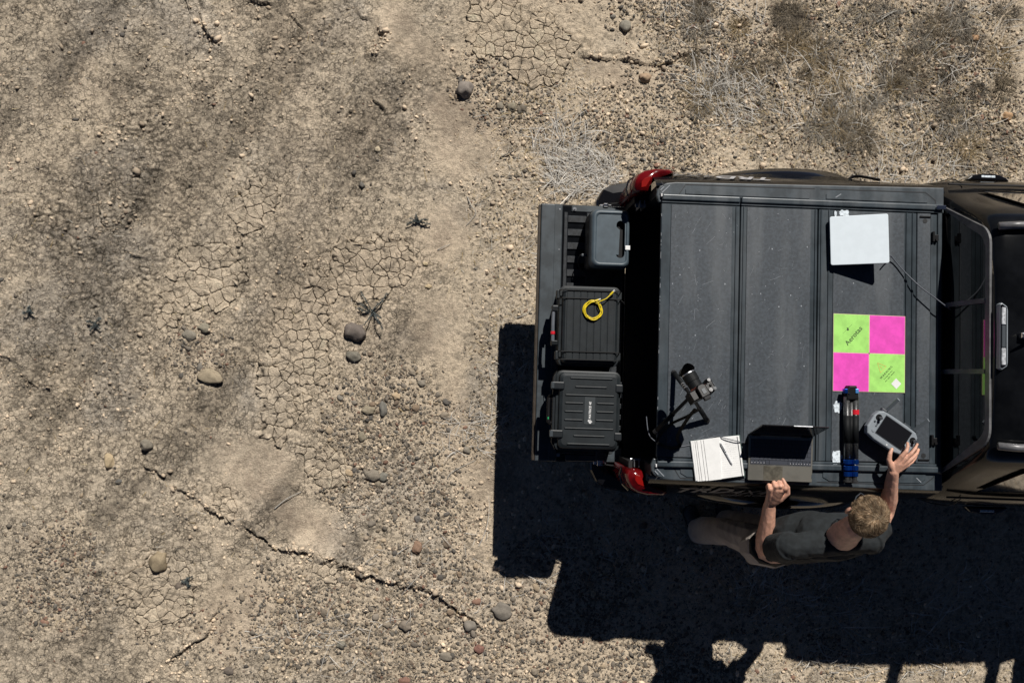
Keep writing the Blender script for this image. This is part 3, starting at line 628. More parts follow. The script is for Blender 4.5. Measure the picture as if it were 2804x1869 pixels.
# separate sticks
def stick(pts, rad, label, col=(.40, .385, .35)):
    P = [Vector((*Unp(a, b), 0)) for a, b in pts]; 
    for i, p in enumerate(P): p.z = gz(p.x, p.y) + rad + (.012 if 0 < i < len(P) - 1 else .003)
    c = P[0].copy(); sp = spline([p - Vector((c.x, c.y, 0)) for p in P], 6); bm = NB(); tube(bm, sp, [rad * (1 - .6 * i / len(sp)) for i in range(len(sp))], 6)
    o = bmto('twig', bm, None, smooth=True); me = o.data; at = me.color_attributes.new('Col', 'FLOAT_COLOR', 'POINT')
    cc = np.ones((len(me.vertices), 4), np.float32); cc[:, :3] = col; at.data.foreach_set('color', cc.ravel()); me.materials.append(M['straw'])
    o.location = (c.x, c.y, 0); return tag(o, label, 'twig')
stick([(752, 1392), (785, 1365), (825, 1345)], .004, 'straight dead twig with forked end on the lower cracked patch')
stick([(938, 1350), (943, 1395), (965, 1412)], .003, 'thin dark twig bent across the gravel', (.15, .13, .11))
stick([(940, 1388), (975, 1385), (1000, 1388)], .003, 'short dark twig lying sideways beside the bent twig', (.2, .19, .17))
stick([(1370, 432), (1395, 420), (1418, 408)], .005, 'short dark stick on the dirt above the straw', (.22, .2, .17))
stick([(1523, 300), (1524, 330), (1528, 356)], .003, 'pale upright twig in the straw above the tailgate')
stick([(1485, 313), (1510, 312), (1535, 309)], .003, 'pale sideways twig crossing the upright one')
stick([(1280, 540), (1290, 565), (1303, 585), (1275, 620)], .0035, 'pale forked twig on brown dirt left of the tailgate')
stick([(2398, 64), (2440, 38), (2474, 30)], .005, 'bent silvery branch in the scrub near the top border')
stick([(2405, 50), (2440, 36), (2470, 38)], .003, 'thin silvery offshoot beside the bent branch')
stick([(1198, 685), (1215, 677), (1234, 669)], .003, 'short pale twig on the dirt left of the truck')
stick([(1415, 870), (1440, 860), (1458, 845)], .003, 'twig poking out beside the tailgate shadow')
stick([(1580, 240), (1600, 255), (1622, 265)], .003, 'slanted grey twig near the bare hollow')
stick([(1295, 322), (1320, 318), (1337, 314)], .003, 'grey twig on the mud below the round cobble')
stick([(1225, 1310), (1240, 1290), (1300, 1260)], .003, 'thin twig left of the tailgate shadow')
stick([(1505, 595), (1560, 540), (1620, 470)], .004, 'longest pale branch in the dead twig mat', (.42, .40, .37))
stick([(1555, 590), (1640, 560), (1700, 480)], .003, 'curved pale branch under the longest branch', (.42, .40, .37))
stick([(2235, 1750), (2255, 1790), (2300, 1800)], .004, 'sunlit white branch at the edge of the truck shadow', (.5, .47, .42))
stick([(2240, 1755), (2270, 1775), (2315, 1790)], .003, 'second white branch beside the sunlit one', (.5, .47, .42))
stick([(2250, 1762), (2262, 1800), (2270, 1812)], .003, 'short white offshoot under the sunlit branch', (.5, .47, .42))
for i, pts in enumerate([[(2290, 1700), (2360, 1740), (2420, 1760)], [(2270, 1680), (2330, 1740), (2370, 1790)], [(2500, 1740), (2510, 1690), (2560, 1680)], [(2595, 1720), (2600, 1780), (2620, 1800)], [(1750, 1590), (1790, 1630), (1810, 1640)], [(1480, 1465), (1520, 1460), (1530, 1400)]]):
    o = stick(pts, .0035, 'pale dead twig lying in the shadow below the truck'); o['group'] = 'dead twigs in the truck shadow'
# ------------------------------------------------------------------ the truck (local frame: x forward from the tailgate hinge, y to its left)
TX0, TY0, TROT = .918, .241, -.030
TZ, GZ = 1.290, .768                                    # top of the bed cover, top of the lowered tailgate
truck = thing('pickup_truck', 'dark pickup truck with tailgate down and folding bed cover carrying field gear', 'pickup truck', (TX0, TY0, 0), TROT)
TM = Matrix.Translation((TX0, TY0, 0)) @ Matrix.Rotation(TROT, 4, 'Z'); TMI = TM.inverted()
def TL(px, py, z): return TMI @ U(px, py, z)
def loft(rows, closed=False):
    bm = NB(); g = [[bm.verts.new(p) for p in r] for r in rows]
    for a, b in zip(g, g[1:]):
        for i in range(len(a) - (0 if closed else 1)): bm.faces.new((a[i], a[(i + 1) % len(a)], b[(i + 1) % len(a)], b[i]))
    return bm
# bed sides with flared arches
for s in (1, -1):
    rows = []
    for x in np.linspace(.045, 1.60, 44):
        fl = math.exp(-((x - .93) / .38) ** 4) * .035
        arch = .40 + math.sqrt(max(0, .46 ** 2 - (x - .93) ** 2)) if abs(x - .93) < .46 else .46
        zb = max(.46, arch); end = max(0, (.06 - x) / .12) ** 2 * .05 if x < .06 else 0
        tt = .762 + .022 * min(1, max(0, x / 1.6)); prof = [(tt - .01, 1.274), (tt + .012, 1.262), (tt + .036, 1.225), (.860, 1.11), (.874 + fl * .3, 1.02), (.890 + fl, .95), (.898 + fl, .90), (.895 + fl, .70), (.88 + fl * .6, .46)]
        rows.append([(x, s * (y - end * (1 - .3 * (z > 1.2))), max(z, zb) if z < .95 else max(z, zb + .0)) for y, z in prof])
    bs = bmto('bed_side', loft(rows), 'paint', truck, True)
    # fender flare over the rear wheel
    rows = []
    for k in range(25):
        a = R(-12 + 204 * k / 24); cx, cz = .93 - .50 * math.cos(a), .40 + .50 * math.sin(a)
        wd = .050 * math.sin(math.pi * min(max((k + 1.5) / 27, 0), 1)) ** .6
        rr = lambda e: (.93 - (.50 + e) * math.cos(a), .40 + (.50 + e) * math.sin(a))
        rows.append([(rr(.085)[0], s * .885, rr(.085)[1]), (rr(.07)[0], s * (.905 + wd * .6), rr(.07)[1]), (rr(.03)[0], s * (.915 + wd), rr(.03)[1]), (rr(-.02)[0], s * (.912 + wd), rr(-.02)[1]), (rr(-.025)[0], s * .86, rr(-.025)[1])])
    bmto('fender_flare', loft(rows), 'gloss_black', truck, True)
# bed box
bm = NB(); box(bm, .0, 1.60, -.72, .72, .70, .745); bmto('bed_floor', bm, 'dark_bed', truck)
bm = NB(); box(bm, .05, 1.60, .70, .755, .72, 1.262); box(bm, .05, 1.60, -.755, -.70, .72, 1.262); box(bm, -.03, .05, .70, .745, .72, 1.08); box(bm, -.03, .05, -.745, -.70, .72, 1.08); box(bm, 1.575, 1.598, -.77, .77, .72, 1.262); bmto('bed_wall', bm, 'dark_bed', truck)
# rail caps: a base with raised pads, chamfered ends and a step
for s in (1, -1):
    bm = NB()
    base = [(1.592, .665), (1.592, .802), (.80, .787), (.15, .775), (.10, .768), (.065, .750), (.050, .728), (.046, .70), (.050, .69), (.06, .665)]
    prism(bm, [(x, s * y) for x, y in base], 1.262, 1.280, .006, 2)
    cap = bmto('rail_cap', bm, 'rail_plastic', truck)
    bm = NB()
    for (x0, x1, y0, y1) in ((.20, .86, .712, .757), (.95, 1.50, .715, .762)):
        prism(bm, [(x, s * y) for x, y in [(x0, y0), (x1, y0), (x1, y1 - .02), (x1 - .035, y1), (x0 + .035, y1), (x0, y1 - .02)]], 1.2805, 1.2845, .0015, 1)
    prism(bm, [(x, s * y) for x, y in [(.10, .700), (1.585, .704), (1.585, .712), (.10, .708)]], 1.2805, 1.287, .002, 1)
    prism(bm, [(x, s * y) for x, y in [(.062, .705), (.115, .705), (.11, .762), (.085, .757), (.066, .735)]], 1.2805, 1.2840, .0015, 1)
    bmto('raised_pad', bm, 'rail_plastic', cap)
    bm = NB()
    for p in ([(.16, .702), (.20, .763), (.89, .768)], [(.92, .768), (1.49, .772), (1.545, .73), (1.545, .708)], [(.115, .712), (.07, .775)]):
        ribbon(bm, [(x, s * y, 1.2812) for x, y in p], .0045)
    bmto('groove', bm, 'groove', cap)
    bm = NB()
    for p in ([(.075, .715), (.115, .755)], [(.066, .728), (.085, .746)]) + (([(1.0, .725), (1.03, .745)],) if s > 0 else ([(1.45, .735), (1.475, .757)],)): ribbon(bm, [(x, s * y, 1.2852) for x, y in p], .004)
    bmto('scuff', bm, 'scratch', cap)
    # cover side rail in two lengths
    for (x0, x1) in ((.074, .487), (.493, 1.575)):
        bm = NB(); box(bm, x0, x1, s * .690 - .016, s * .690 + .016, 1.281, 1.302, .007, 3); box(bm, x0, x1, s * .668 - .007, s * .668 + .007, 1.281, 1.292, .003, 1); bmto('cover_rail', bm, 'alu_black', truck)
bm = NB(); cyl(bm, (0, 0), .006, .006, 0, .012); box(bm, -.003, .05, -.012, .012, 0, .007, .003); bmto('rail_end_catch', bm, 'chrome', truck, loc=(1.54, .690, 1.301))
for s in (1, -1):
    bm = NB(); box(bm, .068, .0745, s * .70 - .008, s * .70 + .008, 1.27, 1.298, .002); bmto('rail_end_clip', bm, 'white', truck)
# bed cover: hinged panels with dusty inserts
def panel(x0, x1, ins, ridges=()):
    bm = NB(); box(bm, x0, x1, -.660, .660, 1.262, TZ - .004, .003, 1)
    p = bmto('cover_panel', bm, 'alu_black', truck)
    for (a, b) in ins:
        bm = NB(); box(bm, a, b, -.655, .655, TZ - .0038, TZ, .0015, 1); bmto('panel_insert', bm, 'insert', p)
    for a in ridges:
        bm = NB(); box(bm, a - .004, a + .004, -.658, .658, TZ - .0038, TZ + .002, .0018, 1); bmto('panel_ridge', bm, 'alu_black', p)
    return p
P1 = panel(.074, .489, [(.124, .448)], (.470,)); P2 = panel(.495, .905, [(.526, .868)], (.510, .893)); P3 = panel(.911, 1.440, [(.990, 1.372)], (.925, .966, 1.385, 1.418))
bm = NB(); box(bm, 1.443, 1.517, -.66, .66, 1.262, TZ - .003, .003, 1); hp = bmto('cover_header', bm, 'insert', truck)
bm = NB(); box(bm, 1.519, 1.553, -.66, .66, 1.262, TZ - .008, .002, 1); box(bm, 1.554, 1.578, -.685, .685, 1.262, TZ, .005, 2); bmto('header_gutter', bm, 'alu_black', truck)
for s in (1, -1):
    bm = NB(); cyl(bm, (1.485, s * .618), .0125, .0125, TZ - .0035, TZ - .0015, 20); bmto('bolt_recess', bm, 'groove', hp)
    bm = NB(); box(bm, 1.455, 1.515, s * .640 - .004, s * .640 + .004, TZ - .003, TZ + .003, .001, 1); bmto('slot', bm, 'black', hp)
    bm = NB(); box(bm, 1.522, 1.534, s * .535 - .027, s * .535 + .027, TZ - .008, TZ + .010, .002, 1); box(bm, 1.534, 1.556, s * .535 - .018, s * .535 + .012, TZ - .006, TZ + .006, .004, 2); cyl(bm, (1.545, s * .535 - .016), .008, .008, TZ - .004, TZ + .012, 12); bmto('latch', bm, 'black', truck)
# wear on the cover
bm = NB(); rs = random.Random(3)
for i in range(330):
    a0, a1 = rs.choice([(.13, .44), (.13, .44), (.53, .86), (.995, 1.36)]); x = rs.uniform(a0, a1); y = rs.uniform(-.62, .62); L = rs.choice([.003, .004, .005, .006, .008, .012, .02, .03, .06]) ; an = rs.choice([rs.gauss(-1.45, .5), rs.gauss(.6, .3), rs.uniform(0, 3)])
    dx, dy = math.cos(an) * L / 2, math.sin(an) * L / 2; k = rs.uniform(-.1, .1) * L
    if not (a0 < x - abs(dx) and x + abs(dx) < a1): continue
    ribbon(bm, [(x - dx, y - dy, TZ + .0006), (x + k, y + k, TZ + .0006), (x + dx, y + dy, TZ + .0006)], rs.choice([.0004, .0005, .0006, .001]))
for i in range(70):
    a0, a1 = rs.choice([(.08, .48), (.53, .86), (.995, 1.36)]); x = rs.uniform(a0, a1); y = rs.uniform(-.63, .63); r = rs.choice([.0012, .0018, .0022, .0035]); prism(bm, [(x + r * math.cos(a) * rs.uniform(.6, 1.3), y + r * math.sin(a) * 1.3) for a in np.linspace(0, 5.3, 6)], TZ + .0002, TZ + .0007)
for y in np.arange(-.6, .62, .017):
    if rs.random() < .4: ribbon(bm, [(.0745, y, TZ - .003), (.0745, y + rs.uniform(.003, .02), TZ - .003)], .002)
sc = bmto('scratches', bm, 'scratch', truck); sc['kind'] = 'stuff'
def blot(px, py, w, h, seed):
    q = random.Random(seed); c = TL(px, py, TZ); pts = []
    for k in range(22):
        a = k / 22 * 6.283; e = max(abs(math.cos(a)), abs(math.sin(a))); rr = q.uniform(.75, 1.05) / e ** .8
        pts.append((c.x + math.cos(a) * rr * w / 2 / 536, c.y + math.sin(a) * rr * h / 2 / 536))
    bm = NB(); prism(bm, pts, TZ + .0003, TZ + .0010); bmto('scuff_patch', bm, 'scuff', truck)
blot(2294, 1113, 26, 34, 1); blot(2292, 1252, 30, 40, 2); blot(2312, 583, 30, 18, 3); blot(2288, 585, 8, 16, 4); blot(2341, 1262, 6, 30, 5)
# tailgate, lowered flat
tg = thing('tailgate', None, None); tg.parent = truck; del_keys = [k for k in tg.keys()]
bm = NB(); box(bm, -.505, -.012, -.745, .745, GZ - .07, GZ - .012, .012, 2); bmto('gate_shell', bm, 'paint', tg)
bm = NB(); prism(bm, [(-.512, -.742), (-.386, -.742), (-.386, .742), (-.512, .742)], GZ - .03, GZ, .006, 2); bmto('gate_top_cap', bm, 'gate_plastic', tg)
bm = NB(); box(bm, -.527, -.513, -.740, .738, GZ - .05, GZ - .006, .004, 2); bmto('gate_edge_trim', bm, 'brown_edge', tg)
bm = NB(); box(bm, -.4335, -.388, -.7415, .7415, GZ - .02, GZ + .0015, .003, 1); box(bm, -.335, -.02, .702, .740, GZ - .03, GZ - .006, .003, 1); box(bm, -.335, -.02, -.740, -.702, GZ - .03, GZ - .006, .003, 1); bmto('gate_inner_frame', bm, 'gate_plastic', tg)
bm = NB(); box(bm, -.378, -.022, -.700, .700, GZ - .03, GZ - .018); bmto('gate_liner', bm, 'liner', tg)
bm = NB(); box(bm, -.377, -.356, -.698, .698, GZ - .0155, GZ - .002, .003, 1); box(bm, -.245 + .0, -.085, -.698, .698, GZ - .0155, GZ - .002, .003, 1); box(bm, -.044, -.024, -.698, .698, GZ - .0155, GZ - .002, .003, 1)
bmto('liner_frame', bm, 'liner', tg)
y = -.676
for k in range(18):
    for (x0, x1) in ((-.356, -.245), (-.085, -.044)):
        bm = NB(); box(bm, x0 + .0005, x1 - .0005, y - .0205, y + .0205, GZ - .0155, GZ - .0025, .003, 1); bmto('liner_rib', bm, 'liner', tg)
    y += .0785
for (px, py) in ((1533, 573), (1531, 683), (1574, 572), (1528, 1245)):
    c = TL(px, py, GZ); bm = NB(); cyl(bm, (c.x, c.y), .011, .011, GZ - .006, GZ - .002, 18); cyl(bm, (c.x, c.y), .006, .005, GZ - .002, GZ + .004, 12); bmto('bolt', bm, 'steel', tg)
for s in (1, -1):
    bm = NB(); box(bm, -.17, -.10, s * .742, s * .752, GZ - .045, GZ - .01, .003); box(bm, -.15, -.12, s * .735, s * .757, GZ - .02, GZ + .004, .004); bmto('gate_catch', bm, 'chrome', tg)
    bm = NB(); tube(bm, spline([(-.13, s * .752, GZ), (.0, s * .758, GZ + .06), (.04, s * .735, GZ + .25)], 6), .004, 6); bmto('gate_cable', bm, 'cable_black', tg)
bm = NB(); prism(bm, [(-.16, -.74), (-.012, -.74), (-.012, -.66), (-.05, -.66), (-.07, -.695), (-.10, -.70), (-.12, -.67), (-.16, -.67)], GZ - .012, GZ + .001, .003, 1); bmto('gate_hinge_plate', bm, 'gate_plastic', tg)
# tail lamps
for s in (1, -1):
    def ring(z, k, dz=0): 
        pts = [(-.055, .735), (-.064, .765), (-.058, .80), (-.036, .838), (.0, .862), (.06, .876), (.15, .876), (.175, .860), (.12, .835), (.06, .80), (.03, .77), (.02, .735)]
        cx, cy = .03, .79; return [(cx + (x - cx) * k, s * (cy + (y - cy) * k), z + (x * dz)) for x, y in pts]
    rows = [ring(.78, .98), ring(.82, 1.02), ring(1.02, 1.01), ring(1.12, .97), ring(1.17, .90), ring(1.185, .78)]
    bm = loft(rows, True); bm.faces.new([v for v in bm.verts][-12:]); tlp = bmto('tail_lamp', bm, 'lens_red', truck, True)
    bm = NB(); prism(bm, [(x, s * y) for x, y in [(-.015, .760), (-.015, .79), (.0, .81), (.04, .825), (.03, .80), (.01, .765)]], 1.180, 1.1885, .002); bmto('lamp_core', bm, 'lens_core', tlp)
    bm = NB(); tube(bm, [(-.072, s * .735, 1.10), (-.078, s * .775, 1.08), (-.060, s * .825, 1.05), (-.015, s * .865, 1.0)], .006, 6); bmto('lamp_trim', bm, 'gloss_black', tlp)
    # rear bumper corner
    rows = []
    for (z, g) in ((.42, .97), (.46, 1.), (.60, 1.), (.635, .985), (.645, .93)):
        rows.append([(.02, s * .55, z), (-.185 * g, s * .55, z), (-.175 * g, s * .80 * 1, z), (-.14 * g, s * .865, z), (-.08 * g, s * (.91 * g + .0), z), (.05, s * .935 * g, z), (.10, s * .93 * g, z), (.10, s * .55, z)])
    bm = loft(rows, True); bm.faces.new([v for v in bm.verts][-8:]); bmto('bumper_corner', bm, 'gloss_black', truck)
    bm = NB(); box(bm, -.025, .06, min(s * .742, s * .815), max(s * .742, s * .815), .72, 1.10, .01); bmto('bed_corner', bm, 'paint', truck)
    # deck hardware in the bed corner
    bm = NB(); box(bm, -.02, .04, s * .70 - .02, s * .70 + .012, 1.05, 1.06, .002); box(bm, -.005, .0, s * .70 - .03, s * .70 + .01, 1.0, 1.10); box(bm, .02, .025, s * .70 - .03, s * .70 + .01, 1.0, 1.10); bmto('striker', bm, 'steel', truck)
bm = NB(); box(bm, -.165, .02, -.55, .55, .44, .60, .02, 2); bmto('bumper_step', bm, 'rubber', truck)
# wheels
for x in (.93, 4.16):
    for s in (1, -1):
        t = bmesh.new(); bmesh.ops.create_cone(t, cap_ends=True, segments=40, radius1=.385, radius2=.385, depth=.26); bmesh.ops.bevel(t, geom=[e for e in t.edges if abs(e.verts[0].co.z - e.verts[1].co.z) < 1e-5], offset=.04, segments=3, affect='EDGES')
        bm = NB(); merge(bm, t, Matrix.Rotation(R(90), 4, 'X')); wh = bmto('wheel', bm, 'rubber', truck, True, loc=(x, s * .79, .385))
        bm = NB(); cyl(bm, (0, 0), .22, .20, 0, .01, 24, Matrix.Translation((0, s * .132, 0)) @ Matrix.Rotation(R(-90 * s), 4, 'X')); bmto('rim', bm, 'steel', wh)
# cab shell
def sec(x, k=1.0, zr=1.79, ys=0, lean=0):
    rt = zr - 1.695
    P = [(.86, .45), (.905, .62), (.915, .90), (.905, 1.05), (.885, 1.12), (.845, 1.19), (.80, 1.235), (.725, 1.40 + rt * .3), (.672, 1.52 + rt * .7), (.632, 1.60 + rt), (.575, 1.645 + rt), (.49, 1.668 + rt), (.30, 1.688 + rt), (.0, 1.695 + rt)]
    P = [(y - ys * (z > 1.2), z) for y, z in P]
    fx_ = lambda z: x + (min(z, 1.63) - 1.63) * .10 * lean if z > 1.2 else x - .043 * lean
    return [(fx_(z), y * k, z) for y, z in P] + [(fx_(z), -y * k, z) for y, z in P[-2::-1]]
rows = []
for (x, k, zr, ys) in ((1.646, .94, 1.630, .02), (1.650, .955, 1.640, .012), (1.660, .97, 1.648, .006), (1.70, .985, 1.660, .0), (1.80, .995, 1.672, 0), (2.0, 1, 1.688, 0), (2.2, 1, 1.695, 0), (2.6, 1, 1.695, 0), (2.9, .995, 1.68, 0), (3.02, .985, 1.66, 0)): rows.append(sec(x, k, zr, ys, 1 if x < 1.68 else 0))
def hood(x, zt, k=1): 
    P = [(.86, .45), (.905, .62), (.915, .90), (.90, zt - .14), (.88, zt - .10), (.84, zt - .06), (.78, zt - .035), (.70, zt - .02), (.62, zt - .01), (.55, zt - .005), (.50, zt), (.45, zt), (.3, zt + .01), (0, zt + .015)]
    return [(x, y * k, z) for y, z in P] + [(x, -y * k, z) for y, z in P[-2::-1]]
rows += [hood(3.55, 1.26), hood(3.9, 1.22), hood(4.5, 1.16), hood(4.85, 1.06, .95), hood(4.95, .85, .90)]
bm = loft(rows); bm.verts.ensure_lookup_table(); n = len(rows[0]); bm.faces.new([v for v in bm.verts][-n:])
cab = bmto('cab_body', bm, 'paint', truck, True)
# rear wall and rear window
def rw(y, z): return (1.632 - .0 + (z - 1.2) * .06, y, z)
bm = NB(); f = [bm.verts.new((x, y, z)) for x, y, z in sec(1.6455, .94, 1.630, .02, 1)]; bm.faces.new(f); bmto('cab_rear_wall', bm, 'gloss_black', truck)
def slab(name, poly, x_out, th, m, par, r=0):
    """polygon in (y,z) on the leaning rear plane, thickness th outwards (towards -x)"""
    bm = NB(); a = [bm.verts.new((x_out + (z - 1.2) * .10, y, z)) for y, z in poly]; b = [bm.verts.new((x_out - th + (z - 1.2) * .10, y, z)) for y, z in poly]; k = len(poly)
    bm.faces.new(a); bm.faces.new(b[::-1])
    for i in range(k): bm.faces.new((a[i], b[i], b[(i + 1) % k], a[(i + 1) % k]))
    return bmto(name, bm, m, par)
def wout(g, zb, zt):
    yb, yt = .712 - g, .545 - g; pts = []
    def arc(cy, cz, r, a0, a1): return [(cy + r * math.cos(R(a)), cz + r * math.sin(R(a))) for a in np.linspace(a0, a1, 7)]
    r = .05
    right = arc(yb - r, zb + r, r, -90, 5) + arc(yt - .09 + .0, zt - .11, .11, 20, 90)
    return right + [(-y, z) for y, z in right[::-1]]
XO = 1.602
o_out = wout(0, 1.195, 1.612); o_in = wout(.032, 1.222, 1.582)
bm = NB(); A = [bm.verts.new((XO - .012 + (z - 1.2) * .10, y, z)) for y, z in o_out]; B = [bm.verts.new((XO - .012 + (z - 1.2) * .10, y, z)) for y, z in o_in]; D = [bm.verts.new((XO + (z - 1.2) * .10, y, z)) for y, z in o_out]; k = len(A)
for i in range(k): j = (i + 1) % k; bm.faces.new((A[i], A[j], B[j], B[i])); bm.faces.new((D[i], D[j], A[j], A[i]))
wf = bmto('rear_window_frame', bm, 'frame_grey', truck)
ysp = .175
def clip(poly, lo, hi):
    out = []
    for i in range(len(poly)):
        a, b = poly[i], poly[(i + 1) % len(poly)]; ins = lambda p: lo <= p[0] <= hi
        if ins(a): out.append(a)
        if ins(a) != ins(b):
            t = ((hi if max(a[0], b[0]) > hi else lo) - a[0]) / (b[0] - a[0]); out.append((a[0] + t * (b[0] - a[0]), a[1] + t * (b[1] - a[1])))
    return out
for lo, hi in ((-1, -ysp), (ysp, 1)): slab('window_pane', clip(o_in, lo, hi), XO - .004, .003, 'glass', wf)
slab('window_pane', [(-ysp, 1.222), (ysp, 1.222), (ysp, 1.582), (-ysp, 1.582)], XO - .001, .003, 'glass', wf)
for y in (-ysp, ysp): slab('window_mullion', [(y - .012, 1.222), (y + .012, 1.222), (y + .012, 1.582), (y - .012, 1.582)], XO - .008, .007, 'frame_grey', wf)
slab('window_channel', [(-.17, 1.222), (.17, 1.222), (.17, 1.232), (-.17, 1.232)], XO - .010, .008, 'steel', wf)
# high brake and cargo lamp
bl = thing('brake_lamp', None, None); bl.parent = truck
bm = NB(); prism(bm, [(1.650, -.160), (1.660, -.168), (1.686, -.150), (1.690, -.13), (1.690, .12), (1.686, .140), (1.660, .158), (1.650, .150)], 1.62, 1.668, .006, 2); bmto('lamp_housing', bm, 'ctrl_grey', bl); bm = NB(); prism(bm, [(1.652, -.157), (1.660, -.162), (1.683, -.146), (1.683, .136), (1.660, .152), (1.652, .147)], 1.660, 1.6688, .002, 1); bmto('lamp_bezel', bm, 'gloss_black', bl)
bm = NB(); box(bm, 1.656, 1.678, .050, .135, 1.665, 1.6715, .003, 1); bmto('cargo_lens', bm, 'lens_white', bl); bm = NB(); box(bm, 1.656, 1.678, -.145, -.062, 1.665, 1.6715, .003, 1); bmto('cargo_lens', bm, 'lens_white', bl)
bm = NB(); box(bm, 1.656, 1.678, -.060, .048, 1.665, 1.6705, .003, 1); bmto('brake_lens', bm, 'ctrl_dark', bl)
# roof: ditch mouldings, antenna, rack
for s in (1, -1):
    bm = NB(); tube(bm, [(1.66, s * .535, 1.640), (1.75, s * .54, 1.657), (2.2, s * .54, 1.682), (3.0, s * .535, 1.655)], .019, 8); bmto('roof_moulding', bm, 'frame_grey', truck, True)
bm = NB(); prism(bm, [(1.74, -.012), (1.78, -.022), (1.84, -.024), (1.84, .024), (1.78, .022), (1.74, .012)], 1.66, 1.695, .006); tube(bm, [(1.80, 0, 1.69), (1.77, 0, 1.72), (1.725, 0, 1.745)], [.012, .008, .004], 8); bmto('roof_antenna', bm, 'chrome', truck)
for x in (2.43, 3.12):
    bm = NB(); tube(bm, [(x, -.66, 1.82), (x, .66, 1.82)], .018, 8)
    for s in (1, -1): box(bm, x - .04, x + .04, s * .56 - .03, s * .56 + .03, 1.62, 1.82, .01); tube(bm, [(x, s * .62, 1.80), (x, s * .64, 1.97)], [.03, .006], 8)
    bmto('roof_rack_bar', bm, 'black', truck)
# cab sides: windows, doors seams, handles, mirrors
for s in (1, -1):
    def sp(x, z): 
        t = (z - 1.235) / (1.52 - 1.235); y = .802 + (.672 - .802) * t; return (x, s * (y + .005), z)
    for (x0, x1, x0t, x1t) in ((1.80, 2.40, 1.86, 2.40), (2.50, 3.25, 2.50, 2.98)):
        bm = NB(); v = [bm.verts.new(sp(x0, 1.25)), bm.verts.new(sp(x1, 1.25)), bm.verts.new(sp(x1t, 1.53)), bm.verts.new(sp(x0t, 1.53))]; bm.faces.new(v); e = bmesh.ops.extrude_face_region(bm, geom=bm.faces[:]); bmesh.ops.translate(bm, vec=(0, s * .004, .002), verts=[q for q in e['geom'] if isinstance(q, bmesh.types.BMVert)]); bmto('side_window', bm, 'glass', truck)
    for x in (1.75, 2.45, 3.35):
        bm = NB(); tube(bm, [(x, s * .907, .60), (x, s * .918, .90), (x, s * .908, 1.05), (x, s * .888, 1.12), (x + .0, s * .848, 1.19)], .003, 5); bmto('door_seam', bm, 'black', truck)
    bm = NB(); tube(bm, [(1.66, s * .842, 1.205), (2.2, s * .850, 1.20), (3.3, s * .85, 1.20)], .006, 6); bmto('belt_moulding', bm, 'rubber', truck)
    for x in (1.985, 2.66):
        bm = NB(); prism(bm, [(x - .12, s * .915), (x - .09, s * .942), (x - .02, s * .955), (x + .06, s * .952), (x + .11, s * .935), (x + .13, s * .915)], 1.00, 1.035, .008, 2); dh = bmto('door_handle', bm, 'gloss_black', truck)
        bm = NB(); box(bm, x - .035, x + .045, s * .936 - .006, s * .936 + .006, 1.034, 1.0375, .001, 1); bmto('handle_insert', bm, 'scuff', dh)
    bm = NB(); box(bm, 3.15, 3.30, s * 1.0 - .10, s * 1.0 + .10, 1.15, 1.33, .03, 3); bmto('side_mirror', bm, 'gloss_black', truck)
bm = NB(); v = [bm.verts.new(p) for p in ((3.045, -.58, 1.655), (3.045, .58, 1.655), (3.54, .74, 1.275), (3.54, -.74, 1.275))]; bm.faces.new(v); e = bmesh.ops.extrude_face_region(bm, geom=bm.faces[:]); bmesh.ops.translate(bm, vec=(.015, 0, .015), verts=[q for q in e['geom'] if isinstance(q, bmesh.types.BMVert)]); bmto('windscreen', bm, 'glass', truck)
bm = NB(); box(bm, .2, 4.7, -.45, .45, .35, .62, .03); bmto('chassis', bm, 'black', truck)
bm = NB(); tube(bm, spline([(1.22, .905, .93), (1.27, .93, .95), (1.35, .885, 1.06)], 5), .008, 6); bmto('flare_end_clip', bm, 'black', truck)
# bed side lettering
def side_text(s, txt, size, xc, zc, m, squash=1.0, shear=0, spacing=1.0, bold=0.0):
    me = text_mesh(txt, size, .0008, shear, spacing, bold)
    y0, z0 = .852, 1.12; up = Vector((0, -s * .44, 1)).normalized(); fx = Vector((1, 0, 0)) * (-s if s > 0 else 1); nrm = fx.cross(up)
    base = Vector((xc, s * (.860 - (zc - 1.11) * .44 + .004), zc)); B3 = Matrix((fx * squash, up, nrm)).transposed().to_4x4()
    me.transform(Matrix.Translation(base) @ B3); return lk('lettering', me, m, truck)
side_text(-1, 'TRD', .105, .345, 1.165, 'decal_grey', 1.45, .35, 1.05, .003); side_text(-1, '4X4', .105, .60, 1.150, 'decal_grey', 1.1, .35, 1, .0); side_text(-1, 'OFF ROAD', .040, .62, 1.095, 'decal_grey', 1.5, .3, 1.1)
side_text(1, 'TRD', .105, .56, 1.165, 'decal_light', 1.45, .35, 1.05, .003); side_text(1, '4X4', .105, .29, 1.150, 'decal_grey', 1.3, .35, 1, .0); side_text(1, 'OFF ROAD', .040, .27, 1.095, 'decal_grey', 1.4, .3, 1.1)
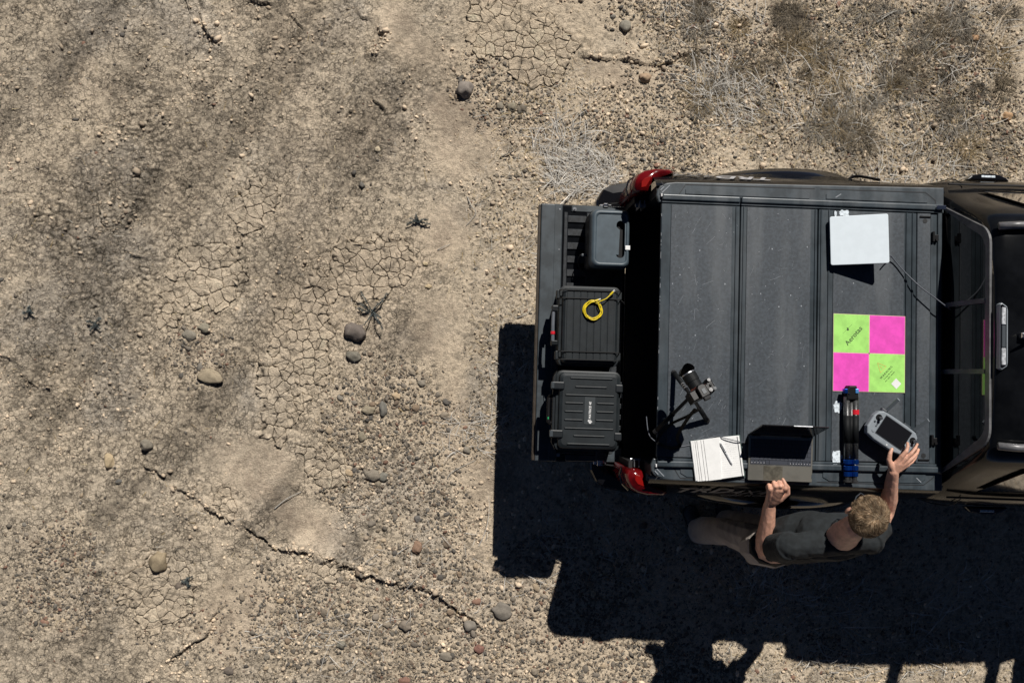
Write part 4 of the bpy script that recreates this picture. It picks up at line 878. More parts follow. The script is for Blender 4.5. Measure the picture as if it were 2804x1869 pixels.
#PART3
# ------------------------------------------------------------------ gear on the tailgate and the bed cover
def pieces(name, bm, m, par):
    """every loose piece of bm becomes an object of its own"""
    left = set(bm.verts); out = []
    while left:
        st = [left.pop()]; isl = set(st)
        while st:
            for e in st.pop().link_edges:
                for v in e.verts:
                    if v not in isl: isl.add(v); left.discard(v); st.append(v)
        n = NB(); mp = {v: n.verts.new(v.co) for v in isl}
        for fc in {fc for v in isl for fc in v.link_faces}: n.faces.new([mp[v] for v in fc.verts])
        out.append(bmto(name, n, m, par))
    bm.free(); return out
class Fr:
    """a thing placed at a point with a heading; L() takes a photo pixel and a height to its local frame"""
    def __init__(s, name, label, cat, px, py, z, deg=0, z0=None, group=None):
        c = U(px, py, z); s.z0 = z if z0 is None else z0; s.M = Matrix.Translation((c.x, c.y, s.z0)) @ Matrix.Rotation(R(deg), 4, 'Z'); s.I = s.M.inverted()
        s.o = thing(name, label, cat, (c.x, c.y, s.z0), R(deg), group)
    def L(s, px, py, z=None): v = s.I @ U(px, py, s.z0 if z is None else z); return v
    def P(s, name, bm, m, par=None, smooth=False, loc=None, label=None): return bmto(name, bm, m, par or s.o, smooth, label, loc)
    def S(s, name, bm, m, par=None): return pieces(name, bm, m, par or s.o)

DEG = math.degrees(TROT)
# portable power station
f = Fr('power_station', 'slate blue portable power station with carry handle slot on the tailgate', 'power station', 1672, 652, GZ + .26, DEG, GZ)
w2, d2, h = .108, .162, .262                            # half extents of the top
bm = NB()
rows = []
def rr(x0, x1, y0, y1, r, z): return [(x, y, z) for x, y in rrect(x0, x1, y0, y1, r, 5)]
rows = [rr(-w2 + .0, w2 - .004, -d2 + .012, d2 - .012, .02, .0), rr(-w2 - .004, w2, -d2 + .004, d2 - .004, .025, .06), rr(-w2 - .004, w2, -d2, d2, .03, .20)]
b = loft(rows, True); b.faces.new([v for v in b.verts][:24][::-1]); f.P('body', b, 'station_side', smooth=False)
# lid: a rounded tray with a raised rim, recessed deck, slot for the hand
b = NB(); rows = [rr(-w2 - .004, w2, -d2, d2, .034, .185), rr(-w2, w2, -d2, d2, .036, .235), rr(-w2 + .008, w2 - .006, -d2 + .008, d2 - .008, .034, .257), rr(-w2 + .018, w2 - .012, -d2 + .016, d2 - .016, .030, .262), rr(-w2 + .026, w2 - .018, -d2 + .024, d2 - .024, .026, .261), rr(-w2 + .031, w2 - .022, -d2 + .029, d2 - .029, .024, .254)]
b = loft(rows, True); lid = f.P('lid', b, 'station', smooth=True)
sx0, sx1, sy0, sy1 = w2 - .076, w2 - .028, -d2 + .055, d2 - .062
b = NB(); outer = rrect(-w2 + .031, w2 - .022, -d2 + .029, d2 - .029, .024, 5); inner = rrect(sx0, sx1, sy0, sy1, .0235, 5)
vo = [b.verts.new((x, y, .254)) for x, y in outer]; vi = [b.verts.new((x, y, .2545)) for x, y in inner]; vd = [b.verts.new((x, y, .225)) for x, y in inner]
for i in range(24): j = (i + 1) % 24; b.faces.new((vo[i], vo[j], vi[j], vi[i])); b.faces.new((vi[i], vi[j], vd[j], vd[i]))
f.P('deck', b, 'station')
b = NB(); prism(b, rrect(-w2 + .005, w2 - .01, -d2 + .01, d2 - .01, .03), .19, .224); f.P('handle_well', b, 'black')
b = NB(); prism(b, [(sx0, sy0 + .02), (sx0 + .018, sy0 + .02), (sx0 + .022, sy1 - .05), (sx0, sy1 - .03)], .224, .24); f.P('well_step', b, 'station')
b = NB(); box(b, w2 - .026, w2 + .001, -.062, -.038, .235, .2635, .002); f.P('sticker', b, 'white')
b = NB(); box(b, -w2 - .006, -w2 - .002, .06, .11, .12, .17, .002); box(b, -w2 - .006, -w2 - .002, -.02, .04, .10, .16, .002); f.S('socket', b, 'case')
b = NB(); box(b, -w2 - .035, -w2 - .004, -.088, -.072, .125, .14, .004); f.P('plug', b, 'ctrl_dark')
c = f.M @ Vector((-w2 - .035, -.08, .13))
# lead from the power station
def cable(name, label, pts, rad, m, loc=None, cat='cable'):
    P = [Vector(p) for p in pts]; o0 = P[0].copy(); sp = spline([p - o0 for p in P], 8); bm = NB(); tube(bm, sp, rad, 8); o = bmto(name, bm, m, None, True); o.location = o0; return tag(o, label, cat)
cable('power_cable', 'black power lead dropping from the plug of the power station', [c, U(1588, 700, GZ + .11), U(1583, 715, GZ + .05), U(1590, 740, GZ + .012), U(1610, 762, GZ + .02)], .0035, 'cable_black')
cable('power_cable', 'black cable hanging over the hinge side of the ribbed case', [U(1694, 820, GZ + .12), U(1708, 830, GZ + .10), U(1716, 855, GZ + .05), U(1722, 900, GZ - .01)], .004, 'cable_black')

# ribbed case with the coil
def straps(f, bm, x0, x1, y, z, t=.0035, drop=.05):
    tube(bm, [(x0 - .012, y, z - drop), (x0 + .004, y, z + .002), (x1 - .004, y, z + .002), (x1 + .012, y, z - drop)], t, 6)
DZ = .085
zc = GZ + .165 + DZ
f = Fr('equipment_case', 'black ribbed hard case with red banded handle, middle of the tailgate', 'case', 1612, 893, zc, DEG, GZ + DZ)
A = f.L(1538, 783, zc); B = f.L(1694, 1002, zc); x0, x1, y1, y0 = A.x, B.x, A.y, B.y
b = NB(); prism(b, rrect(x0 - .004, x1 + .004, y0 - .004, y1 + .004, .03), -DZ, .115, .004); f.P('base', b, 'case')
b = NB(); rows = [rr(x0 - .006, x1 + .006, y0 - .006, y1 + .006, .032, .112), rr(x0 - .006, x1 + .006, y0 - .006, y1 + .006, .032, .130), rr(x0 + .006, x1 - .006, y0 + .006, y1 - .006, .026, .132), rr(x0 + .012, x1 - .012, y0 + .012, y1 - .012, .026, .155), rr(x0 + .024, x1 - .024, y0 + .026, y1 - .024, .02, .165)]
b = loft(rows, True); b.faces.new([v for v in b.verts][-24:]); lid = f.P('lid', b, 'case', smooth=False)
wd = (x1 - x0)
b = NB()
for k in range(7):
    xa = x0 + .03 + (wd - .06) * k / 7 + .0018; xb = x0 + .03 + (wd - .06) * (k + 1) / 7 - .0018
    b = NB(); box(b, xa, xb, y0 + .03, y1 - .028, .1648, .1685, .0015, 1)
    box(b, xa, xb, y1 - .028, y1 - .016, .152, .1655, .003, 2); box(b, xa, xb, y0 + .018, y0 + .03, .152, .1655, .003, 2)
    f.P('lid_rib', b, 'case', lid)
for py in (795, 817, 963, 985):
    b = NB(); y = f.L(1612, py, zc + .005).y; straps(f, b, x0 + .0, x1 - .0, y, .170); f.P('lid_bar', b, 'case_line', lid)
b = NB()
for y in (f.L(1612, 806, zc).y, f.L(1612, 974, zc).y): box(b, x0 - .022, x0 + .012, y - .024, y + .024, .07, .135, .004); box(b, x1 - .004, x1 + .016, y - .02, y + .02, .08, .13, .004)
f.S('latch', b, 'case')
b = NB(); ya, yb = f.L(1612, 836, zc).y, f.L(1612, 948, zc).y
box(b, x0 - .045, x0 - .008, ya - .022, ya, .07, .125, .006); box(b, x0 - .045, x0 - .008, yb, yb + .03, .07, .125, .006)
for k in range(4): box(b, x0 - .043, x0 - .012, ya - .012 - .005 * k, ya - .015 - .005 * k, .122, .129); box(b, x0 - .043, x0 - .012, yb + .008 + .005 * k, yb + .011 + .005 * k, .122, .129)
hd = None
hm_ = b; b = NB(); tube(b, [(x0 - .036, ya - .015, .112), (x0 - .038, (ya + yb) / 2, .116), (x0 - .036, yb + .015, .112)], .010, 10); hd = f.P('handle', b, 'cable_grey'); f.S('handle_mount', hm_, 'case2', hd)
b = NB(); yr = f.L(1514, 909, zc).y; tube(b, [(x0 - .0375, yr - .008, .115), (x0 - .0375, yr + .008, .115)], .0125, 12); f.P('handle_band', b, 'red', hd)
# yellow cable coil
cc = U(1623, 849, zc + .012); bm = NB(); pts = []
for k in range(150):
    a = k / 150 * 5 * 2 * math.pi; rad = .047 + .004 * math.sin(a * .37) + .0035 * math.sin(a * 2.2 + 1); pts.append(Vector((math.cos(a) * rad, math.sin(a) * rad * 1.02 + .003 * math.sin(a * .6), .003 + .0025 * (1 + math.sin(a * 1.27)) + .001 * k / 50)))
pts += [Vector((.03, .03, .018))]
e1 = U(1672, 806, zc + .03) - Vector((cc.x, cc.y, GZ + DZ + .1735)); pts += [Vector((.035, .045, .02)), (e1 + Vector((.035, .045, .02))) / 2 + Vector((.004, -.004, .004)), e1]
tube(bm, pts[:150] + spline(pts[149:], 5), .0029, 7)
yc = thing('network_cable', 'coiled bright yellow network cable lying on the ribbed case', 'cable', (cc.x, cc.y, GZ + DZ + .1735)); bmto('coil', bm, 'yellow', yc, True)
bm = NB(); dd = Vector((.7, .72, .1)).normalized(); tube(bm, [e1 - dd * .004, e1 + dd * .008, e1 + dd * .022], [.005, .0058, .005], 8); bmto('plug_boot', bm, 'yellow', yc)
bm = NB(); tube(bm, [e1 + dd * .022, e1 + dd * .033], .0055, 4); bmto('plug', bm, 'clear_plug', yc)
bm = NB(); q = Vector((.012, .050, .014)); tube(bm, [q, q + Vector((.02, .006, .0))], .005, 8); bmto('plug_boot', bm, 'yellow', yc); bm = NB(); tube(bm, [q + Vector((.02, .006, 0)), q + Vector((.031, .009, 0))], .0055, 4); bmto('plug', bm, 'clear_plug', yc)

# drone case
DZ = .100
zc = GZ + .155 + DZ
f = Fr('drone_case', 'black hard drone case with cross ribs and a lettered plate, front of the tailgate', 'case', 1612, 1127, zc, DEG - .4, GZ + DZ)
A = f.L(1532, 1017, zc); B = f.L(1694, 1233, zc); x0, x1, y1, y0 = A.x, B.x, A.y, B.y
b = NB(); prism(b, rrect(x0 - .012, x1 + .004, y0 - .01, y1 + .008, .03), -DZ, .11, .004); prism(b, [(x0 - .028, y0 + .03), (x0 - .008, y0 - .008), (x0 - .008, y1 + .006), (x0 - .028, y1 - .03)], .085, .112, .003); f.P('base', b, 'case2')
b = NB(); rows = [rr(x0 - .012, x1 + .005, y0 - .01, y1 + .008, .035, .108), rr(x0 - .012, x1 + .005, y0 - .01, y1 + .008, .035, .122), rr(x0 + .001, x1 - .003, y0 + .001, y1 - .001, .03, .125), rr(x0 + .006, x1 - .007, y0 + .006, y1 - .005, .028, .145), rr(x0 + .022, x1 - .02, y0 + .022, y1 - .020, .02, .155)]
b = loft(rows, True); b.faces.new([v for v in b.verts][-24:]); lid = f.P('lid', b, 'case', smooth=False)
def bar(b, px0, px1, py, w_=.009):
    a = f.L(px0, py, zc); c = f.L(px1, py + (px1 - px0) * .02, zc); box(b, a.x, c.x, a.y - w_ / 2, a.y + w_ / 2, .1545, .1605, .0035, 2)
for row in ([(1562, 1678, 1034)], [(1575, 1662, 1058)], [(1548, 1682, 1080)], [(1547, 1598, 1102), (1634, 1682, 1104)], [(1546, 1597, 1125), (1633, 1681, 1127)], [(1545, 1596, 1148), (1631, 1680, 1150)], [(1545, 1680, 1171)], [(1570, 1656, 1192)], [(1552, 1670, 1214)]):
    for (a, c, y) in row: b = NB(); bar(b, a, c, y); f.P('lid_rib', b, 'case', lid)
a = f.L(1601, 1086, zc); c = f.L(1628, 1162, zc); b = NB(); box(b, a.x, c.x, c.y, a.y, .1545, .1575, .001, 1); pl = f.P('name_plate', b, 'label', lid)
pc = f.L(1615, 1132, zc)
me = text_mesh('MATRICE 4E', .0165, .0004, .15, 1.05, .0004); me.transform(Matrix.Translation((pc.x + .001, pc.y + .018, .1579)) @ Matrix.Rotation(R(90), 4, 'Z')); lk('lettering', me, 'white', pl)
me = text_mesh('dji', .024, .0004, .25, .85, .0012); me.transform(Matrix.Translation((pc.x, pc.y - .045, .1579)) @ Matrix.Rotation(R(90), 4, 'Z')); lk('lettering', me, 'white', pl)
for py in (1055, 1187):
    y = f.L(1540, py, zc).y; b = NB(); box(b, x0 - .042, x0 + .03, y - .021, y + .021, .118, .1635, .006, 2); lt = f.P('latch', b, 'case2'); b = NB(); box(b, x0 - .044, x0 - .026, y - .017, y + .017, .158, .1665, .002, 1); f.P('latch_tab', b, 'gate_plastic', lt)
    y = f.L(1685, py + 8, zc).y; b = NB(); box(b, x1 - .028, x1 + .014, y - .022, y + .022, .12, .1595, .006, 2); f.P('clasp', b, 'case2')
b = NB(); ya, yb = f.L(1515, 1085, zc).y, f.L(1515, 1158, zc).y; tube(b, spline([(x0 - .02, ya, .09), (x0 - .045, ya - .004, .10), (x0 - .048, (ya + yb) / 2, .10), (x0 - .045, yb + .004, .10), (x0 - .02, yb, .09)], 5), .010, 8); f.P('handle', b, 'black')
b = NB(); y = f.L(1507, 1145, zc).y; box(b, x0 - .052, x0 - .046, y - .006, y + .006, .105, .112); f.P('indicator', b, 'green_led')
b = NB()
for k in range(6): y = y1 - .06 - k * (y1 - y0 - .12) / 5; box(b, x1 + .004, x1 + .014, y - .014, y + .014, .07, .118, .003)
f.S('hinge', b, 'case')

# satellite panel
z1 = TZ
p = [U(2271, 593, TZ + .03), U(2431, 585, TZ + .115), U(2437, 719.5, TZ + .115), U(2276, 726, TZ + .03)]
c0 = (p[0] + p[1] + p[2] + p[3]) / 4; ex = ((p[1] - p[0]) + (p[2] - p[3])).normalized(); ey = ((p[0] - p[3]) + (p[1] - p[2])).normalized(); ez = ex.cross(ey).normalized(); ey = ez.cross(ex)
W2 = ((p[1] - p[0]).length + (p[2] - p[3]).length) / 4; H2 = ((p[0] - p[3]).length + (p[1] - p[2]).length) / 4
sp_ = thing('satellite_dish', 'flat white satellite internet panel propped up on the bed cover', 'satellite dish', (c0.x, c0.y, TZ)); B4 = Matrix.Translation((0, 0, c0.z - TZ)) @ Matrix((ex, ey, ez)).transposed().to_4x4()
bm = NB(); prism(bm, rrect(-W2, W2, -H2, H2, .010), -.0125, 0, .002, 2, B4); bmto('face', bm, 'panel_white', sp_)
bm = NB(); prism(bm, rrect(-W2 + .012, W2 - .012, -H2 + .012, H2 - .012, .012), -.026, -.0125, .002, 1, B4); bmto('back_shell', bm, 'gate_plastic', sp_)
bm = NB(); a = B4 @ Vector((.09, -.03, -.026)); b_ = B4 @ Vector((.09, .05, -.026)); box(bm, a.x - .008, a.x + .004, a.y, b_.y, 0, a.z, .003); bmto('kickstand', bm, 'gate_plastic', sp_)
cable('satellite_cable', 'grey cable running from the white panel towards the cab', [U(2436, 700, TZ + .07), U(2444, 706, TZ + .02), U(2478, 745, TZ + .018), U(2520, 785, TZ + .04), U(2560, 815, TZ + .05), U(2590, 838, TZ + .05), U(2606, 848, TZ + .02)], .0033, 'cable_grey')

# ground control target
f = Fr('survey_target', 'square pink and lime survey target mat on the bed cover', 'target mat', 2379, 967, TZ + .002, 0, TZ)
q = [f.L(2281.8, 858), f.L(2478, 866), f.L(2476.8, 1075), f.L(2279.8, 1070)]; m = [(q[0] + q[1]) / 2, (q[1] + q[2]) / 2, (q[2] + q[3]) / 2, (q[3] + q[0]) / 2]; cc = (q[0] + q[1] + q[2] + q[3]) / 4
b = NB(); prism(b, [(v.x, v.y) for v in (q[3], q[2], q[1], q[0])], .0005, .0028); mt = f.P('mat', b, 'cream_line')
def quad(pts, m_, g=.0022):
    c_ = sum(pts, Vector()) / 4; b = NB(); prism(b, [(v.x + (c_.x - v.x) * g * 8, v.y + (c_.y - v.y) * g * 8) for v in pts], .0029, .0034); f.P('quarter', b, m_, mt)
quad([q[0], m[3], cc, m[0]], 'lime'); quad([m[0], cc, m[1], q[1]], 'pink'); quad([m[3], q[3], m[2], cc], 'pink'); quad([cc, m[2], q[2], m[1]], 'lime')
def mtext(t, s_, px, py, deg, m_, sp=1.0, bold=0):
    me = text_mesh(t, s_, .0003, 0, sp, bold); v = f.L(px, py); me.transform(Matrix.Translation((v.x, v.y, .0040)) @ Matrix.Rotation(R(deg), 4, 'Z')); lk('lettering', me, m_, mt)
mtext('Aerotas', .036, 2337, 919, 48, 'print_dark', 1.05, .0002)
mtext('WARNING', .0155, 2426, 1019, 46, 'print_dark', 1.35)
mtext('Survey Marker', .0085, 2431, 1026, 46, 'print_dark', 1.3); mtext('DO NOT MOVE', .0085, 2436, 1031, 46, 'print_dark', 1.3)
b = NB(); T = [f.L(2402, 993), f.L(2426, 1003), f.L(2410, 1020)]
for i in range(3): ribbon(b, [(T[i].x, T[i].y, .0041), (T[(i + 1) % 3].x, T[(i + 1) % 3].y, .0041)], .0022)
c_ = (T[0] + T[1] + T[2]) / 3; ribbon(b, [(c_.x - .006, c_.y + .006, .0041), (c_.x + .003, c_.y - .003, .0041)], .0025); ribbon(b, [(c_.x + .005, c_.y - .005, .0041), (c_.x + .0065, c_.y - .0065, .0041)], .0025)
f.P('warning_sign', b, 'print_orange', mt)
b = NB(); u, v = f.L(2307, 913), f.L(2332, 888); ribbon(b, [(u.x, u.y, .0041), ((u.x + v.x) / 2, (u.y + v.y) / 2, .0041), (v.x, v.y, .0041)], .0010)
cyl(b, (f.L(2321, 902).x, f.L(2321, 902).y), .0055, .0055, .0036, .0042, 14)
for d in (-1, 0, 1): k = f.L(2321, 902); ribbon(b, [(k.x, k.y, .0042), (k.x + d * .004 - .002, k.y + .011, .0042)], .0016)
f.P('emblem', b, 'print_dark', mt)
b = NB(); k = f.L(2453, 1050); prism(b, [(k.x + .027, k.y), (k.x, k.y + .028), (k.x - .027, k.y), (k.x, k.y - .028)], .0036, .0041); f.P('blank_sticker', b, 'paper', mt)
b = NB(); cyl(b, (cc.x, cc.y), .003, .003, .003, .0042, 10); f.P('centre_mark', b, 'print_dark', mt)

# folded tripod lying on the cover
f = Fr('folded_tripod', 'folded carbon tripod with blue twist locks and a red band', 'tripod', 2330, 1190, TZ + .03, 0, TZ)
zt = .030
def fp(px, py, z=zt): v = f.L(px, py, TZ + z); return Vector((v.x, v.y, z))
for (xa, xb, z_) in ((2318, 2320, .030), (2342, 2341, .030), (2330, 2331, .052 - .034)):
    up = z_ > .02
    P = [fp(xa + .0, 1085, z_), fp(xa + (xb - xa) * .3, 1137, z_), fp((xa + xb) / 2, 1212, z_), fp(xb, 1256, z_)]
    b = NB(); tube(b, [P[0], P[3]], .0170, 16); leg = f.P('leg', b, 'carbon', smooth=True)
    b = NB(); tube(b, [P[1], P[2]], .0182, 16); f.P('leg_grip', b, 'foam_grip', leg, True)
    for k in range(3):
        a = fp(xb - .3 * k, 1257 + 17 * k, z_); c = fp(xb - .3 * k, 1270 + 17 * k, z_); b = NB(); tube(b, [a, a.lerp(c, .1), a.lerp(c, .9), c], [.0165 - .001 * k, .0195 - .001 * k, .0195 - .001 * k, .0165 - .001 * k], 10); f.P('twist_lock', b, 'blue_alu', leg)
    a = fp(xb - 1, 1304, z_); c = fp(xb - 1, 1314, z_); e = fp(xb - 1, 1320, z_); b = NB(); tube(b, [a, c], .012, 10); tube(b, [c, c.lerp(e, .2), c.lerp(e, .8), e], [.014, .018, .018, .013], 12); f.P('foot', b, 'rubber', leg)
b = NB(); tube(b, [fp(2342, 1121, .030), fp(2342, 1134, .030)], .0192, 16); f.P('leg_band', b, 'red')
b = NB(); a, c = fp(2314, 1067), fp(2346, 1094); prism(b, [(a.x, c.y), (c.x, c.y), (c.x, a.y - .01), (c.x - .008, a.y + .022), (a.x + .014, a.y + .022), (a.x, a.y - .004)], .008, .052, .006, 2); f.P('crown', b, 'black')
for (px, m_) in ((2315, 'blue_alu'), (2345, 'blue_light')):
    b = NB(); k = fp(px, 1069, .045); box(b, k.x - .010, k.x + .008, k.y - .014, k.y + .010, .030, .058, .003); f.P('leg_collar', b, m_)
b = NB(); k = fp(2325, 1077, .05); cyl(b, (k.x, k.y), .004, .004, .045, .056, 10); f.P('bolt', b, 'chrome')

# notebook
f = Fr('notebook', 'open white notebook with fanned pages at the edge of the bed cover', 'notebook', 1965, 1255, TZ + .02, 4.5, TZ)
def nq(px, py, z=.02): v = f.L(px, py, TZ + z); return (v.x, v.y)
cov = [nq(1890, 1208, .01), nq(1906, 1319, .01), nq(2040, 1304, .01), nq(2026, 1191, .01)]
cz = lambda P: Vector((sum(p[0] for p in P) / len(P), sum(p[1] for p in P) / len(P)))
cm = cz(cov); b = NB(); prism(b, [(cm.x + (x - cm.x) * 1.02, cm.y + (y - cm.y) * 1.02) for x, y in cov], .001, .006, .002, 1); f.P('cover', b, 'notebook_cover')
b = NB(); prism(b, [nq(1969, 1197), nq(1976, 1311), nq(2039, 1302), nq(2025, 1192)], .006, .016, .002, 2); rp = f.P('page_block', b, 'paper')
b = NB(); prism(b, [nq(1892, 1208), nq(1906, 1317), nq(1976, 1311), nq(1969, 1197)], .006, .013, .002, 1); f.P('page_block', b, 'paper')
# sheets fanning over the left half
for k, (xt, xb) in enumerate(((1897, 1910), (1903, 1917), (1908, 1923), (1919, 1933), (1926, 1941))):
    b = NB(); z_ = .0132 + .0034 * k; prism(b, [nq(xt, 1207 - k, z_), nq(xb, 1317 - k * .5, z_), nq(1976, 1311, z_), nq(1969, 1197, z_)], z_, z_ + .0011); f.P('page', b, 'paper')
b = NB(); a, c = f.L(2018, 1193, TZ + .016), f.L(2033, 1304, TZ + .016); tube(b, [(a.x, a.y, .008), (a.x, a.y - .003, .0172), (c.x, c.y + .003, .0172), (c.x, c.y, .008)], .0017, 6); f.P('elastic_band', b, 'ctrl_dark')
b = NB(); rs = random.Random(9)
for i in range(9):
    y = 1203 + i * 6.5; x = 1985; end = rs.uniform(2000, 2012)
    while x < end:
        l = rs.uniform(2, 6); a, c = f.L(x, y - (x - 1985) * .07, TZ + .016), f.L(x + l, y - (x + l - 1985) * .07, TZ + .016); ribbon(b, [(a.x, a.y, .0163), ((a.x + c.x) / 2, (a.y + c.y) / 2 + rs.uniform(-.0012, .0012), .0163), (c.x, c.y, .0163)], .0008); x += l + rs.uniform(1, 3)
f.P('handwriting', b, 'ink', rp)
b = NB()
for i in range(17): a, c = f.L(1972 + i * .4, 1203 + i * 6.2, TZ + .016), f.L(2016 + i * .8, 1198 + i * 6.2, TZ + .016); ribbon(b, [(a.x + .002, a.y, .0162), (c.x, c.y, .0162)], .0004)
f.P('ruled_lines', b, 'paper_grey', rp)
f2 = Fr('pen', 'white pen lying diagonally on the right hand notebook page', 'pen', 1990, 1243, TZ + .02, 0, TZ + .0165)
a, c = f2.L(1972, 1211, TZ + .022), f2.L(2006, 1272, TZ + .022); a.z = c.z = .0052
b = NB(); tube(b, [a, a.lerp(c, .04), a.lerp(c, .9), c], [.003, .005, .0048, .001], 10); f2.P('barrel', b, 'pen')
b = NB(); d = Vector((-(c - a).y, (c - a).x, 0)).normalized(); tube(b, [a.lerp(c, .03) + Vector((0, 0, .005)), a.lerp(c, .35) + Vector((0, 0, .0062))], .0012, 5); f2.P('clip', b, 'ctrl_dark')
b = NB(); tube(b, [a.lerp(c, .40), a.lerp(c, .43)], .0052, 10); tube(b, [a.lerp(c, .55), a.lerp(c, .56)], .0052, 10); f2.P('ring', b, 'ctrl_dark')

# laptop
f = Fr('laptop', 'open grey laptop facing the man at the lower edge of the cover', 'laptop', 2137, 1253, TZ + .018, -2.6, TZ)
LZ = .018
def lq(px, py, z=LZ): v = f.L(px, py, TZ + z); return v.x, v.y
c4 = [lq(2051, 1186), lq(2228, 1195), lq(2224, 1322), lq(2046, 1313)]
xa = (c4[0][0] + c4[3][0]) / 2; xb = (c4[1][0] + c4[2][0]) / 2; yt = (c4[0][1] + c4[1][1]) / 2; yb = (c4[2][1] + c4[3][1]) / 2
b = NB(); prism(b, rrect(xa, xb, yb, yt, .006), .0, LZ - .003, .002, 1); f.P('base', b, 'laptop_dark')
b = NB(); prism(b, rrect(xa + .002, xb - .002, yb + .002, yt - .006, .005), LZ - .0029, LZ, .001, 1); dk_ = f.P('deck', b, 'laptop_deck')
ky0 = lq(2140, 1272)[1]; ky1 = lq(2140, 1203)[1]; kx0 = xa + .012; kx1 = xb - .010
b = NB(); box(b, kx0, kx1, ky0, ky1, LZ + .0001, LZ + .0006); f.P('key_well', b, 'laptop_dark')
rows_ = 6; kh = (ky1 - ky0) / rows_
for r_ in range(rows_):
    y = ky1 - (r_ + .5) * kh; cols = 16 if r_ else 18; kw = (kx1 - kx0) / cols; x = kx0
    if r_ == 5: widths = [1.2, 1, 1, 1, 1.1, 5.2, 1, 1, 1, 1.1, 1, 1.4 - .4, .4]; 
    else: widths = [1] * cols if r_ == 0 else [[1] * 13 + [2, 1], [1.5] + [1] * 12 + [1.5, 1], [1.8] + [1] * 11 + [2.2, 1], [2.3] + [1] * 10 + [2.7 - .0]][r_ - 1]
    tot = sum(widths)
    for w_ in widths:
        ww = (kx1 - kx0) * w_ / tot; b = NB(); box(b, x + .0010, x + ww - .0010, y - kh / 2 + .001, y + kh / 2 - .001, LZ + .0006, LZ + .0022); kk = bmto('key', b, 'laptop_deck' if r_ == 5 and False else 'key', f.o)
        x += ww
b = NB(); xs_ = list(np.linspace(kx0 + .006, kx0 + .07, 5)) + list(np.linspace(kx1 - .11, kx1 - .008, 8))
for x in xs_: box(b, x, x + .0035, ky0 + kh * .3, ky0 + kh * .3 + .003, LZ + .0022, LZ + .0026)
f.P('key_legend', b, 'key_legend')
b = NB(); box(b, kx0, kx1, ky0 - .0035, ky0 - .0018, LZ + .0001, LZ + .0010); f.P('deck_line', b, 'steel', dk_)
a, c = lq(2091, 1271), lq(2142, 1315); b = NB(); box(b, a[0] - .0, c[0], c[1] + .002, ky0 - .008, LZ + .0001, LZ + .0007, .0003, 1); f.P('touchpad', b, 'touchpad', dk_)
b = NB(); box(b, xb - .006, xb - .001, yb + .02, yb + .04, LZ + .0001, LZ + .0008); f.P('sticker', b, 'ctrl_dark', dk_)
# lid leaning back from the hinge
lidL = .200; dy = .058; ang = math.acos(dy / lidL)
Lm = Matrix.Translation(((xa + xb) / 2, yt - .004, LZ)) @ Matrix.Rotation(ang, 4, 'X'); hw = (xb - xa) / 2
b = NB(); box(b, -hw, hw, .0, lidL, -.007, -.001, .003, 1, Lm); ld = f.P('lid', b, 'laptop_dark')
b = NB(); box(b, -hw + .006, hw - .006, .012, lidL - .008, -.0011, -.0004, 0, 1, Lm); f.P('screen', b, 'screen', ld)
b = NB(); box(b, -.01, .085, lidL - .0005, lidL + .0008, -.006, -.002, 0, 1, Lm); f.P('lid_lip', b, 'steel', ld)
b = NB(); tube(b, [(-hw + .02, yt - .004, LZ + .001), (-hw + .06, yt - .004, LZ + .001)], .006, 10); tube(b, [(hw - .06, yt - .004, LZ + .001), (hw - .02, yt - .004, LZ + .001)], .006, 10); f.S('hinge', b, 'black')
b = NB(); a = f.L(2046, 1212, TZ + .008); box(b, a.x - .022, a.x, a.y - .005, a.y + .005, .003, .013, .002); f.P('plug', b, 'cable_black')
cable('charging_cable', 'thin dark charging cable crossing the notebook to the laptop', [U(2040, 1211, TZ + .009), U(2022, 1208, TZ + .026), U(2000, 1203, TZ + .028), U(1978, 1197, TZ + .024), U(1960, 1193, TZ + .004), U(1900, 1215, TZ + .003), U(1840, 1224, TZ + .003), U(1806, 1214, TZ + .006), U(1778, 1190, TZ - .03), U(1770, 1140, TZ - .12)], .0024, 'cable_grey')

# camera on a small tripod
f = Fr('camera_tripod', 'small black tabletop tripod with splayed legs under the camera', 'tripod', 1890, 1100, TZ, 0, TZ)
ap = f.L(1893, 1083, TZ + .20); ap.z = .20
def leg3(px, py, lock):
    ft = f.L(px, py, TZ); ft.z = .006; b = NB(); tube(b, [ft, ft.lerp(ap, .5)], [.0125, .0125], 12); lg = f.P('leg', b, 'foam_grip', smooth=True)
    b = NB(); tube(b, [ft.lerp(ap, .5), ap], .0095, 10); f.P('upper_tube', b, 'black', lg)
    for t in lock: b = NB(); tube(b, [ft.lerp(ap, t), ft.lerp(ap, t + .035)], .0125, 12); f.P('leg_ring', b, 'steel', lg)
    b = NB(); tube(b, [ft - (ap - ft) * .03, ft.lerp(ap, .03)], .014, 10); f.P('rubber_foot', b, 'rubber', lg)
leg3(1845, 1020, (.52, .60, .68)); leg3(1795, 1180, ()); leg3(1935, 1150, ())
b = NB(); cyl(b, (ap.x, ap.y), .022, .020, .185, .225, 20); f.P('hub', b, 'black')
b = NB(); t = bmesh.new(); bmesh.ops.create_icosphere(t, subdivisions=3, radius=.021); bmesh.ops.translate(t, vec=(ap.x, ap.y, .238), verts=t.verts); merge(b, t); box(b, ap.x - .03, ap.x - .018, ap.y - .008, ap.y + .008, .215, .24, .003); f.P('ball_head', b, 'cam_body')
b = NB(); box(b, ap.x - .028, ap.x + .028, ap.y - .022, ap.y + .022, .254, .264, .003); f.P('clamp', b, 'black')
zc = TZ + .34
f = Fr('photo_camera', 'black mirrorless photo camera with hooded lens on the small tripod', 'camera', 1925, 1080, zc, 26, zc - .072)
f.o.rotation_euler = (R(-15), R(6), R(26))
